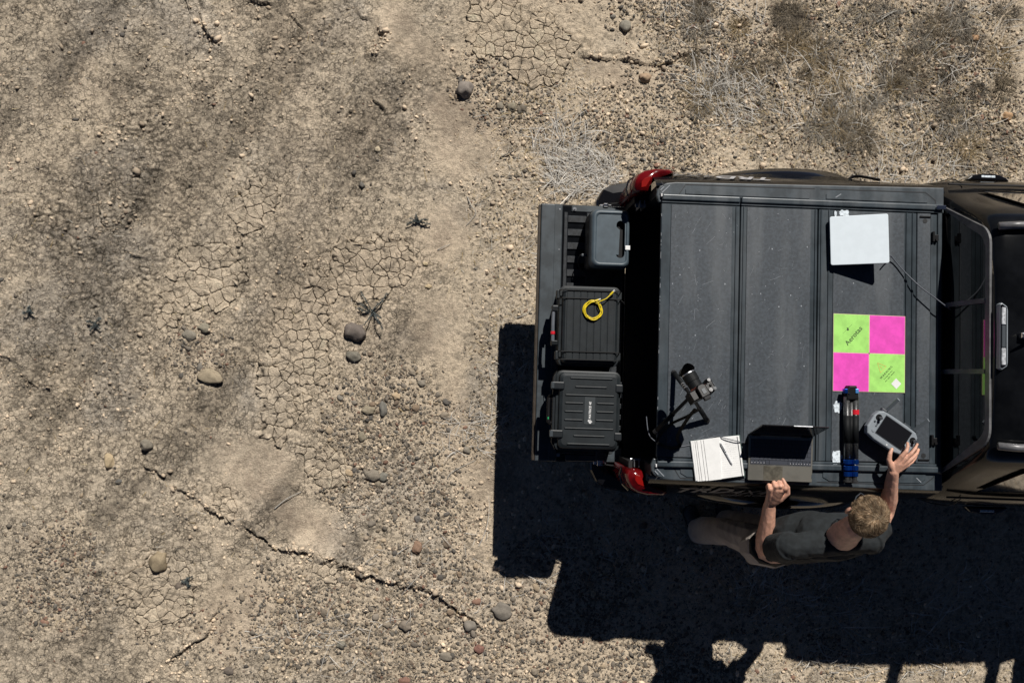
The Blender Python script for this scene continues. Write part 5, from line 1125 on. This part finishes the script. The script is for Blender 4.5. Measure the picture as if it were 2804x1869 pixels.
# local x to the camera right hand side, y towards the lens
b = NB(); prism(b, [(-.066, -.030), (.050, -.030), (.066, -.022), (.068, .030), (.058, .042), (.040, .040), (.034, .022), (-.066, .022)], 0, .072, .006, 2); body = f.P('body', b, 'cam_body')
b = NB(); prism(b, [(-.028, -.036), (.022, -.036), (.020, .018), (.010, .030), (-.016, .030), (-.026, .018)], .068, .094, .005, 2); f.P('viewfinder', b, 'cam_body', body)
b = NB(); box(b, -.020, .014, -.052, -.030, .070, .092, .004); f.P('eyecup', b, 'rubber', body)
b = NB(); box(b, -.012, .008, -.022, .006, .0935, .0965, .001, 1); f.P('hot_shoe', b, 'ctrl_dark', body)
for (x, y, r_, m_) in ((.036, -.016, .010, 'frame_grey'), (.056, -.018, .009, 'ctrl_dark'), (.050, .006, .007, 'black'), (.052, .030, .0085, 'frame_grey')):
    b = NB(); cyl(b, (x, y), r_, r_ * .95, .070, .082, 20, bev=.001); cyl(b, (x, y), r_ * .55, r_ * .5, .081, .083, 14); d = f.P('dial', b, m_, body)
b = NB(); tube(b, [(-.005, .022, .036), (-.005, .030, .036)], .034, 28); f.P('lens_mount', b, 'copper', body)
b = NB(); tube(b, [(-.005, .030, .036), (-.005, .062, .036), (-.005, .064, .036), (-.005, .102, .036), (-.005, .104, .036)], [.033, .033, .0355, .036, .034], 28); ln = f.P('lens_barrel', b, 'cam_rubber', smooth=False)
b = NB(); tube(b, [(-.005, .104, .036), (-.005, .110, .036)], .0345, 28); f.P('lens_ring', b, 'steel', ln)
t = NB(); n_ = 28; ra = [t.verts.new((-.005 + .036 * math.cos(k / n_ * 6.283), .110, .036 + .036 * math.sin(k / n_ * 6.283))) for k in range(n_)]; rb = [t.verts.new((-.005 + .043 * math.cos(k / n_ * 6.283), .132 + .016 * math.cos(2 * k / n_ * 6.283 + math.pi) + .002, .036 + .043 * math.sin(k / n_ * 6.283))) for k in range(n_)]
for k in range(n_): t.faces.new((ra[k], ra[(k + 1) % n_], rb[(k + 1) % n_], rb[k]))
bmesh.ops.solidify(t, geom=t.faces[:], thickness=.0015); f.P('lens_hood', t, 'cam_rubber', ln, True)
b = NB(); tube(b, [(-.005, .106, .036), (-.005, .1075, .036)], .031, 24); f.P('front_glass', b, 'glass', ln)
b = NB(); box(b, .010, .030, .018, .0225, .060, .068, .001, 1); f.P('badge', b, 'copper', body)
# strap looping down from the camera
def strip(name, label, pts, wd, m_):
    P = spline(pts, 8); o0 = P[0].copy(); bm = NB(); pv = None
    for i, p_ in enumerate(P):
        d = (P[min(i + 1, len(P) - 1)] - P[max(i - 1, 0)]); s_ = Vector((-d.y, d.x, 0)); s_ = (s_.normalized() if s_.length > 1e-5 else Vector((1, 0, 0))) * wd / 2 + Vector((0, 0, wd * .25)); a, c = bm.verts.new(p_ - o0 + s_), bm.verts.new(p_ - o0 - s_)
        if pv: bm.faces.new((pv[0], pv[1], c, a))
        pv = (a, c)
    bmesh.ops.solidify(bm, geom=bm.faces[:], thickness=.0012); o = bmto(name, bm, m_, None, True); o.location = o0; return tag(o, label, 'strap')
strip('camera_strap', 'black camera strap looping over the rear edge of the cover', [U(1905, 1118, TZ + .25), U(1880, 1150, TZ + .16), U(1855, 1195, TZ + .05), U(1862, 1218, TZ + .014), U(1840, 1226, TZ + .012), U(1812, 1218, TZ + .012), U(1800, 1208, TZ + .014), U(1808, 1190, TZ + .02), U(1838, 1160, TZ + .04), U(1880, 1140, TZ + .15), U(1915, 1120, TZ + .26)], .016, 'cable_black')

# remote controller
CZ = TZ + .085
f = Fr('remote_controller', 'light grey drone remote controller with screen and two antennas, held by the man', 'controller', 2441, 1188, CZ, -34.5, CZ)
def cq(px, py, z=0): return f.L(px, py, CZ + z)
b = NB(); body_pts = [(-.128, .030), (-.118, .062), (-.095, .078), (-.05, .082), (.05, .082), (.105, .078), (.128, .060), (.134, .02), (.130, -.030), (.112, -.058), (.06, -.072), (-.06, -.074), (-.108, -.066), (-.128, -.035)]
prism(b, body_pts, -.034, .0, .008, 3); bd = f.P('body', b, 'ctrl_grey')
b = NB(); prism(b, [(x * .9, y * .85 - .004) for x, y in body_pts], -.058, -.034, .004, 1); f.P('grip_back', b, 'cam_rubber')
b = NB(); box(b, -.074, .086, -.040, .064, .0002, .0035, .0015, 1); sc_ = f.P('screen', b, 'screen', bd)
b = NB(); box(b, -.076, .088, -.043, .067, -.002, .0020, .001, 1); f.P('screen_bezel', b, 'ctrl_dark', bd)
for x in (-.101, .110):
    b = NB(); cyl(b, (x, .035), .0165, .0165, -.002, .003, 24, bev=.001); st = f.P('stick_ring', b, 'black', bd)
    b = NB(); tube(b, [(x, .035, .003), (x + .003, .033, .020)], .0035, 8); tube(b, [(x + .003, .033, .018), (x + .0035, .0325, .024)], .008, 14); f.P('stick', b, 'steel', st)
for (x, y, r_) in ((-.108, .006, .0055), (-.090, .001, .004), (-.090, -.010, .004), (-.090, .012, .004), (-.090, -.036, .009)):
    b = NB(); cyl(b, (x, y), r_, r_, -.001, .0025, 16, bev=.0006); f.P('button', b, 'ctrl_dark' if r_ < .008 else 'ctrl_grey', bd)
b = NB(); box(b, .006, .012, -.062, -.056, .0002, .0008); f.P('emblem', b, 'white', bd)
b = NB()
for x0_, x1_ in ((-.11, -.085), (-.075, -.03), (.03, .07)): box(b, x0_, x1_, .078, .090, -.026, -.004, .003)
f.S('top_button', b, 'ctrl_dark', bd)
b = NB(); tube(b, [(-.108, .082, -.01), (-.085, .082, -.01)], .009, 12); f.P('wheel', b, 'steel', bd)
for (pa, pb) in (((2424, 1126), (2462, 1092)), ((2501, 1178), (2544, 1149))):
    a = cq(*pa, -.012); c = cq(*pb, .01); a.z = -.012; c.z = .004; d = (c - a).normalized(); s_ = Vector((-d.y, d.x, 0)) * .0080; b = NB()
    for q_, t_ in ((a, a.lerp(c, .96)),): 
        v = [b.verts.new(p_) for p_ in (q_ - s_, q_ + s_, t_ + s_, t_ - s_)]; b.faces.new(v); e = bmesh.ops.extrude_face_region(b, geom=b.faces[:]); bmesh.ops.translate(b, vec=(0, 0, .007), verts=[x for x in e['geom'] if isinstance(x, bmesh.types.BMVert)])
    an = f.P('antenna', b, 'ctrl_dark'); b = NB(); e = a.lerp(c, .96); tube(b, [e - s_ + Vector((0, 0, .004)), e + s_ + Vector((0, 0, .004))], .004, 6); f.P('antenna_tip', b, 'ctrl_grey', an)
#PART4
# ------------------------------------------------------------------ the man
base = U(1990, 1455, 0)
man = thing('person', 'man in grey t-shirt and tan trousers leaning over the truck bed holding a controller', 'person', (base.x, base.y, 0))
O = Vector((base.x, base.y, 0))
def Q(px, py, z): return U(px, py, z) - O
def hull(bm, pa, ra, pb=None, rb=None, basis=None, sub=2):
    t = bmesh.new(); B = (basis or Matrix.Identity(3))
    for p_, r_ in ((pa, ra), (pb, rb)) if pb is not None else ((pa, ra),):
        r_ = r_ if isinstance(r_, (tuple, list)) else (r_, r_, r_)
        m_ = Matrix.Translation(p_) @ (B @ Matrix.Diagonal(r_)).to_4x4(); bmesh.ops.create_icosphere(t, subdivisions=sub, radius=1, matrix=m_)
    r_ = bmesh.ops.convex_hull(t, input=t.verts[:]); bmesh.ops.delete(t, geom=list({g for g in r_['geom_interior'] + r_['geom_unused'] if isinstance(g, bmesh.types.BMVert)}), context='VERTS'); merge(bm, t)
def cone(bm, a, b_, r1, r2, n=24):
    t = NB(); tube(t, [a, b_], [r1, r2], n); bmesh.ops.recalc_face_normals(t, faces=t.faces); merge(bm, t)
def remesh(name, bm, vox, m_, par, smooth=8, disp=None, fac=.5):
    me = bpy.data.meshes.new('t'); bm.to_mesh(me); bm.free(); o = bpy.data.objects.new('t', me); C.objects.link(o)
    md = o.modifiers.new('r', 'REMESH'); md.mode = 'VOXEL'; md.voxel_size = vox
    sm_ = o.modifiers.new('s', 'SMOOTH'); sm_.iterations = smooth; sm_.factor = fac
    me2 = bpy.data.meshes.new_from_object(o.evaluated_get(bpy.context.evaluated_depsgraph_get())); bpy.data.objects.remove(o); me2.materials.clear()
    if disp:
        n_ = len(me2.vertices); co = np.empty(n_ * 3, np.float32); no = np.empty(n_ * 3, np.float32); me2.vertices.foreach_get('co', co); me2.vertices.foreach_get('normal', no); co = co.reshape(-1, 3); no = no.reshape(-1, 3)
        co = co + no * disp(co)[:, None]; me2.vertices.foreach_set('co', co.ravel().astype(np.float32)); me2.update()
    return lk(name, me2, m_, par, True)
SLp, ELp, WLp = Q(2160, 1495, 1.38), Q(2092, 1503, 1.07), Q(2107, 1382, 1.235)
SRp, ERp, WRp = Q(2380, 1478, 1.37), Q(2428, 1402, 1.15), Q(2446, 1290, 1.365)
fw = Vector((.60, .80, 0)).normalized(); pitch = R(34); HF = (fw * math.cos(pitch) - Vector((0, 0, 1)) * math.sin(pitch)); HR = fw.cross(Vector((0, 0, 1))).normalized(); HU = HR.cross(HF).normalized()
HB = Matrix((HR, HF, HU)).transposed(); HC = Q(2366, 1415, 1.57)
def hp_(x, y, z): return HC + HB @ Vector((x, y, z))
bm = NB()
# arms
hull(bm, SLp, .052, SLp.lerp(ELp, .45), .049); hull(bm, SLp.lerp(ELp, .4), .050, ELp, .040)
fl = ELp.lerp(WLp, .28); hull(bm, ELp, .044, fl, .050); hull(bm, fl, .050, ELp.lerp(WLp, .7), .039); hull(bm, ELp.lerp(WLp, .65), .040, WLp, (.033, .028, .026))
hull(bm, SRp, .052, SRp.lerp(ERp, .45), .049); hull(bm, SRp.lerp(ERp, .4), .049, ERp, .039)
fr = ERp.lerp(WRp, .30); hull(bm, ERp, .039, fr, .045); hull(bm, fr, .045, ERp.lerp(WRp, .7), .034); hull(bm, ERp.lerp(WRp, .65), .035, WRp, (.029, .027, .022))
# torso, legs
hull(bm, Q(2280, 1475, 1.31), (.16, .10, .10), Q(2165, 1478, 1.08), (.14, .10, .08)); hull(bm, Q(2165, 1478, 1.08), (.14, .10, .08), Q(2115, 1497, .94), (.15, .105, .09))
hull(bm, SLp, .05, SRp, .05)
LH, LK, LA = Q(2085, 1490, .88), Q(1996, 1455, .50), Q(1918, 1453, .09); RH, RK, RA = Q(2135, 1470, .88), Q(2066, 1446, .50), Q(1996, 1434, .09)
for h_, k_, a_ in ((LH, LK, LA), (RH, RK, RA)): hull(bm, h_, .078, k_, .055); hull(bm, k_, .055, a_, .036)
# neck and head
NBs = Q(2308, 1468, 1.415); hull(bm, NBs, (.090, .076, .040), hp_(0, -.035, -.06), (.058, .060, .05)); hull(bm, hp_(0, -.035, -.06), .056, hp_(0, -.02, -.02), .06)
hull(bm, hp_(0, -.004, .022), (.075, .094, .092), basis=HB, sub=3); hull(bm, hp_(0, .025, -.03), (.060, .062, .05), hp_(0, .050, -.075), (.034, .034, .026), basis=HB)
hull(bm, hp_(0, .088, .012), .009, hp_(0, .108, -.022), .012); hull(bm, hp_(-.03, .080, .030), .010, hp_(.03, .080, .030), .010); hull(bm, hp_(-.018, .086, -.052), .007, hp_(.018, .086, -.052), .007); hull(bm, hp_(-.015, .084, -.064), .006, hp_(.015, .084, -.064), .006)
for s in (-1, 1): hull(bm, hp_(s * .077, -.012, -.012), (.010, .017, .031), basis=HB @ Matrix.Rotation(R(-18 * s), 3, 'Z')); hull(bm, hp_(s * .086, -.020, -.002), (.006, .012, .020), basis=HB)
# left hand: closed fist, index finger lifted
KL = [Q(2150, 1336, 1.343), Q(2137, 1330, 1.348), Q(2123, 1331, 1.346), Q(2109, 1338, 1.338)]
for i, k_ in enumerate(KL):
    hull(bm, WLp + Vector((.012 - .008 * i, 0, .004)), .019, k_, .0135)
    if i == 0:
        a = Q(2149, 1322, 1.342); c = Q(2144, 1312, 1.334); hull(bm, k_, .0125, a, .0100); hull(bm, a, .0100, c, .0088)
    else:
        a = k_ + Vector((0, .017, -.018)); c = a + Vector((0, -.010, -.022)); e = c + Vector((0, -.022, .006)); hull(bm, k_, .0128, a, .0118); hull(bm, a, .0115, c, .0105); hull(bm, c, .0105, e, .0095)
hull(bm, WLp.lerp(KL[1], .30), (.032, .030, .022), WLp.lerp(KL[1], .80), (.036, .020, .022))
a, c, e = Q(2136, 1366, 1.270), Q(2157, 1350, 1.300), Q(2158, 1334, 1.318); hull(bm, WLp, .020, a, .018); hull(bm, a, .018, c, .0140); hull(bm, c, .0135, e, .0110); hull(bm, e, .0108, Q(2150, 1323, 1.322), .009)
# right hand: spread over the controller
zH = CZ
fing = [((2470, 1248, zH + .030), (2482, 1235, zH + .040), (2486, 1222, zH + .036), (2485, 1213, zH + .024)),
        ((2481, 1254, zH + .028), (2495, 1241, zH + .036), (2506, 1227, zH + .030), (2512, 1216, zH + .018)),
        ((2486, 1263, zH + .022), (2501, 1252, zH + .024), (2511, 1240, zH + .012), (2515, 1230, zH - .004)),
        ((2485, 1272, zH + .012), (2497, 1264, zH + .006), (2505, 1255, zH - .006), (2509, 1247, zH - .018))]
for i, P_ in enumerate(fing):
    v = [Q(*p_) for p_ in P_]; rr_ = [.0125, .0105, .0090, .0078] if i < 3 else [.011, .0092, .008, .0068]
    hull(bm, WRp + Vector((-.012 + .008 * i, 0, 0)), .017, v[0], .0125)
    for a, c, r1, r2 in zip(v, v[1:], rr_, rr_[1:]): hull(bm, a, r1 * .95, c, r2 * 1.05)
pm = Q(2464, 1268, zH + .012); hull(bm, WRp, (.028, .024, .018), pm, (.036, .024, .016))
v = [Q(2440, 1276, zH + .004), Q(2434, 1258, zH + .010), Q(2437, 1242, zH + .016), Q(2442, 1229, zH + .013)]
hull(bm, WRp, .020, v[0], .018); hull(bm, v[0], .018, v[1], .0145); hull(bm, v[1], .014, v[2], .0115); hull(bm, v[2], .0112, v[3], .0092)
def skin_d(co): return fbm(co[:, 0] + co[:, 2] * 2, co[:, 1] - co[:, 2], .035, 3, 5) * .0014
remesh('body', bm, .0031, 'skin', man, 5, skin_d)
for s in (-1, 1): bm = NB(); hull(bm, hp_(s * .031, .0835, .010), .0115, sub=2); bmto('eye', bm, 'eye', man, True)
for i, P_ in enumerate(fing[:3]):
    pass
# t-shirt
bm = NB()
hull(bm, Q(2285, 1472, 1.32), (.170, .118, .085), Q(2215, 1468, 1.22), (.175, .135, .08)); hull(bm, Q(2215, 1468, 1.22), (.175, .135, .08), Q(2150, 1478, 1.02), (.165, .130, .05))
hull(bm, SLp + Vector((.02, 0, -.004)), .062, SRp + Vector((-.02, 0, -.002)), .062); hull(bm, Q(2230, 1470, 1.30), (.10, .12, .10), Q(2340, 1462, 1.30), (.08, .11, .09))
d = (ELp - SLp).normalized(); hull(bm, SLp, .068, SLp + d * .05, .070); cone(bm, SLp - d * .02, SLp + d * .175, .070, .068)
d = (ERp - SRp).normalized(); hull(bm, SRp, .066, SRp + d * .05, .068); cone(bm, SRp - d * .02, SRp + d * .165, .070, .068)
def shirt_d(co):
    x, y, z = co[:, 0], co[:, 1], co[:, 2]; xr = x - (SLp.x)
    fold = np.sin((xr * 1.0 + y * .9 + z * .5) / .017 + 3 * fbm(x, y + z, .12, 2, 61)) * sm(.16, .02, np.abs(xr - .06)) * sm(.02, -.05, y - SLp.y)
    crease = np.abs(fbm(x * .6 + z, y - z * .5, .11, 4, 62)); return (.5 - crease) * .012 + fold * .0028 + fbm(x, y, .03, 2, 64) * .0012
remesh('t_shirt', bm, .0045, 'shirt', man, 6, shirt_d)
# belt and trousers
bm = NB(); hull(bm, Q(2122, 1493, .99), (.152, .118, .022)); bmto('belt', bm, 'black', man, True)
bm = NB(); hull(bm, Q(2122, 1493, .955), (.160, .122, .055), Q(2100, 1497, .86), (.165, .115, .06))
hull(bm, Q(2100, 1500, .90), (.120, .100, .07), LH + Vector((-.01, -.0, -.12)), .095)
hull(bm, LH, .098, LK, .080); cone(bm, LK, LA + Vector((0, 0, -.03)), .078, .086); hull(bm, LK, .079)
hull(bm, RH, .105, RK, .086); cone(bm, RK, RA + Vector((0, 0, -.03)), .084, .090); hull(bm, RK, .085)
def tr_d(co): x, y, z = co.T; return (.5 - np.abs(fbm(x + z * .3, y + z * .9, .13, 4, 72))) * .016 - .004
remesh('trousers', bm, .005, 'trousers', man, 8, tr_d)
for (ax_, ay_, tx_, ty_) in ((1915, 1466, 1893, 1404), (1996, 1445, 1982, 1390)):
    h_ = Q(ax_, ay_, .05); t_ = Q(tx_, ty_, .04); g_ = gz(h_.x + O.x, h_.y + O.y); h_.z = g_ + .05; t_.z = g_ + .038; bm = NB(); hull(bm, h_, (.044, .05, .05), t_, (.050, .05, .036)); hull(bm, h_ + Vector((0, 0, .05)), .045, h_, .045)
    sh_ = remesh('shoe', bm, .006, 'shoe', man, 3); bm = NB(); hull(bm, h_ + Vector((0, 0, -.036)), (.048, .055, .012), t_ + Vector((0, 0, -.026)), (.054, .055, .010)); bmto('sole', bm, 'rubber', sh_, True)
# watch-like cuff on neither wrist; glasses temples
bm = NB(); tube(bm, [hp_(-.079, -.015, .012), hp_(-.080, .06, .018), hp_(-.066, .092, .020)], .0022, 6); tube(bm, [hp_(.079, -.015, .012), hp_(.080, .06, .018), hp_(.066, .092, .020)], .0022, 6); tube(bm, [hp_(-.066, .097, .020), hp_(.066, .097, .020)], .002, 6); gl_ = bmto('glasses', bm, 'ctrl_dark', man)
for s in (-1, 1): bm = NB(); t = bmesh.new(); bmesh.ops.create_cone(t, cap_ends=True, segments=20, radius1=.024, radius2=.024, depth=.003); merge(bm, t, Matrix.Translation(hp_(s * .034, .100, .004)) @ HB.to_4x4() @ Matrix.Rotation(R(90), 4, 'X') @ Matrix.Diagonal((1.15, .85, 1, 1))); bmto('glasses_lens', bm, 'glass', gl_)
# hair: cap plus strands swept from the crown
ce = Vector((0, -.008, .024)); rd = Vector((.0835, .1045, .103))
def line(x, y): return -.052 + max(0, y + .025) * .95 + (.030 if abs(x) > .055 and y > -.03 else 0)
t = bmesh.new(); bmesh.ops.create_icosphere(t, subdivisions=5, radius=1)
for v in t.verts:
    p_ = Vector((v.co.x * rd.x, v.co.y * rd.y, v.co.z * rd.z)); n_ = v.co.normalized(); wv = Vector((0, -.045, .095))
    low = min(1, max(0, (.03 - p_.z) / .06)); k_ = mnoise.noise(Vector((math.atan2(p_.y + .045, p_.x) * 9, (p_ - wv).length * 12, 3))) * .006 * (1 - low) - .008 * low
    v.co = ce + p_ + n_ * k_
bmesh.ops.delete(t, geom=[v for v in t.verts if v.co.z < line(v.co.x, v.co.y) + mnoise.noise(v.co * 60) * .006], context='VERTS')
for v in t.verts: v.co = HC + HB @ v.co
bm = NB(); merge(bm, t); hair = bmto('hair', bm, 'hair_base', man, True)
n_ = 9000; V, Fs, CC = [], [], []; wv = Vector((.008, -.050, .0)); rs = random.Random(5)
for i in range(n_):
    while True:
        u = Vector((rs.gauss(0, 1), rs.gauss(0, 1), rs.gauss(0, 1))).normalized(); p_ = ce + Vector((u.x * rd.x, u.y * rd.y, u.z * rd.z))
        if p_.z > line(p_.x, p_.y) + .002: break
    low = min(1, max(0, (.035 - p_.z) / .06)); L_ = rs.uniform(.020, .038) * (1 - .78 * low)
    lx = rs.gauss(0, .35); dr = (p_ - Vector((wv.x, wv.y, p_.z))); dr.z = 0
    clump = mnoise.noise(p_ * 38); dr = Matrix.Rotation(lx * .45 + clump * .5 + .5, 3, 'Z') @ (dr.normalized() if dr.length > 1e-4 else Vector((0, 1, 0))); dr = dr + Vector((0, .45, 0)) * (1 - low) + Vector((0, 0, -1.2)) * low
    nn = Vector(((p_.x - ce.x) / rd.x ** 2, (p_.y - ce.y) / rd.y ** 2, (p_.z - ce.z) / rd.z ** 2)).normalized(); dr = (dr - nn * dr.dot(nn)).normalized(); sd = nn.cross(dr) * rs.uniform(.0006, .0011)
    lift = rs.uniform(.003, .008) * (1 - .75 * low) + max(0, clump) * .007 * (1 - low); b0 = len(V); q_ = p_ - nn * (.004 + .005 * low)
    for k_ in range(4):
        tt = k_ / 3; c_ = q_ + dr * L_ * tt + nn * (lift * math.sin(tt * 2.4) * 1.6 + .002 * (1 - tt)); c_ = c_ - nn * (L_ * tt) ** 2 * 4.0; wsc = 1 - .6 * tt
        V.append(HC + HB @ (c_ + sd * wsc)); V.append(HC + HB @ (c_ - sd * wsc))
    for k_ in range(3): Fs.append((b0 + 2 * k_, b0 + 2 * k_ + 1, b0 + 2 * k_ + 3, b0 + 2 * k_ + 2))
    col = rs.choice([(.26, .175, .10), (.40, .28, .17), (.12, .075, .045), (.30, .20, .12), (.55, .42, .28)]); e_ = max(.3, .66 + .8 * clump) * (1 - .55 * low); CC += [[c_ * e_ for c_ in col]] * 8
hm = raw_mesh('strands', np.array([v[:] for v in V]), np.array(Fs), np.array(CC)); so_ = lk('hair_strands', hm, 'straw', hair); so_['kind'] = 'stuff'
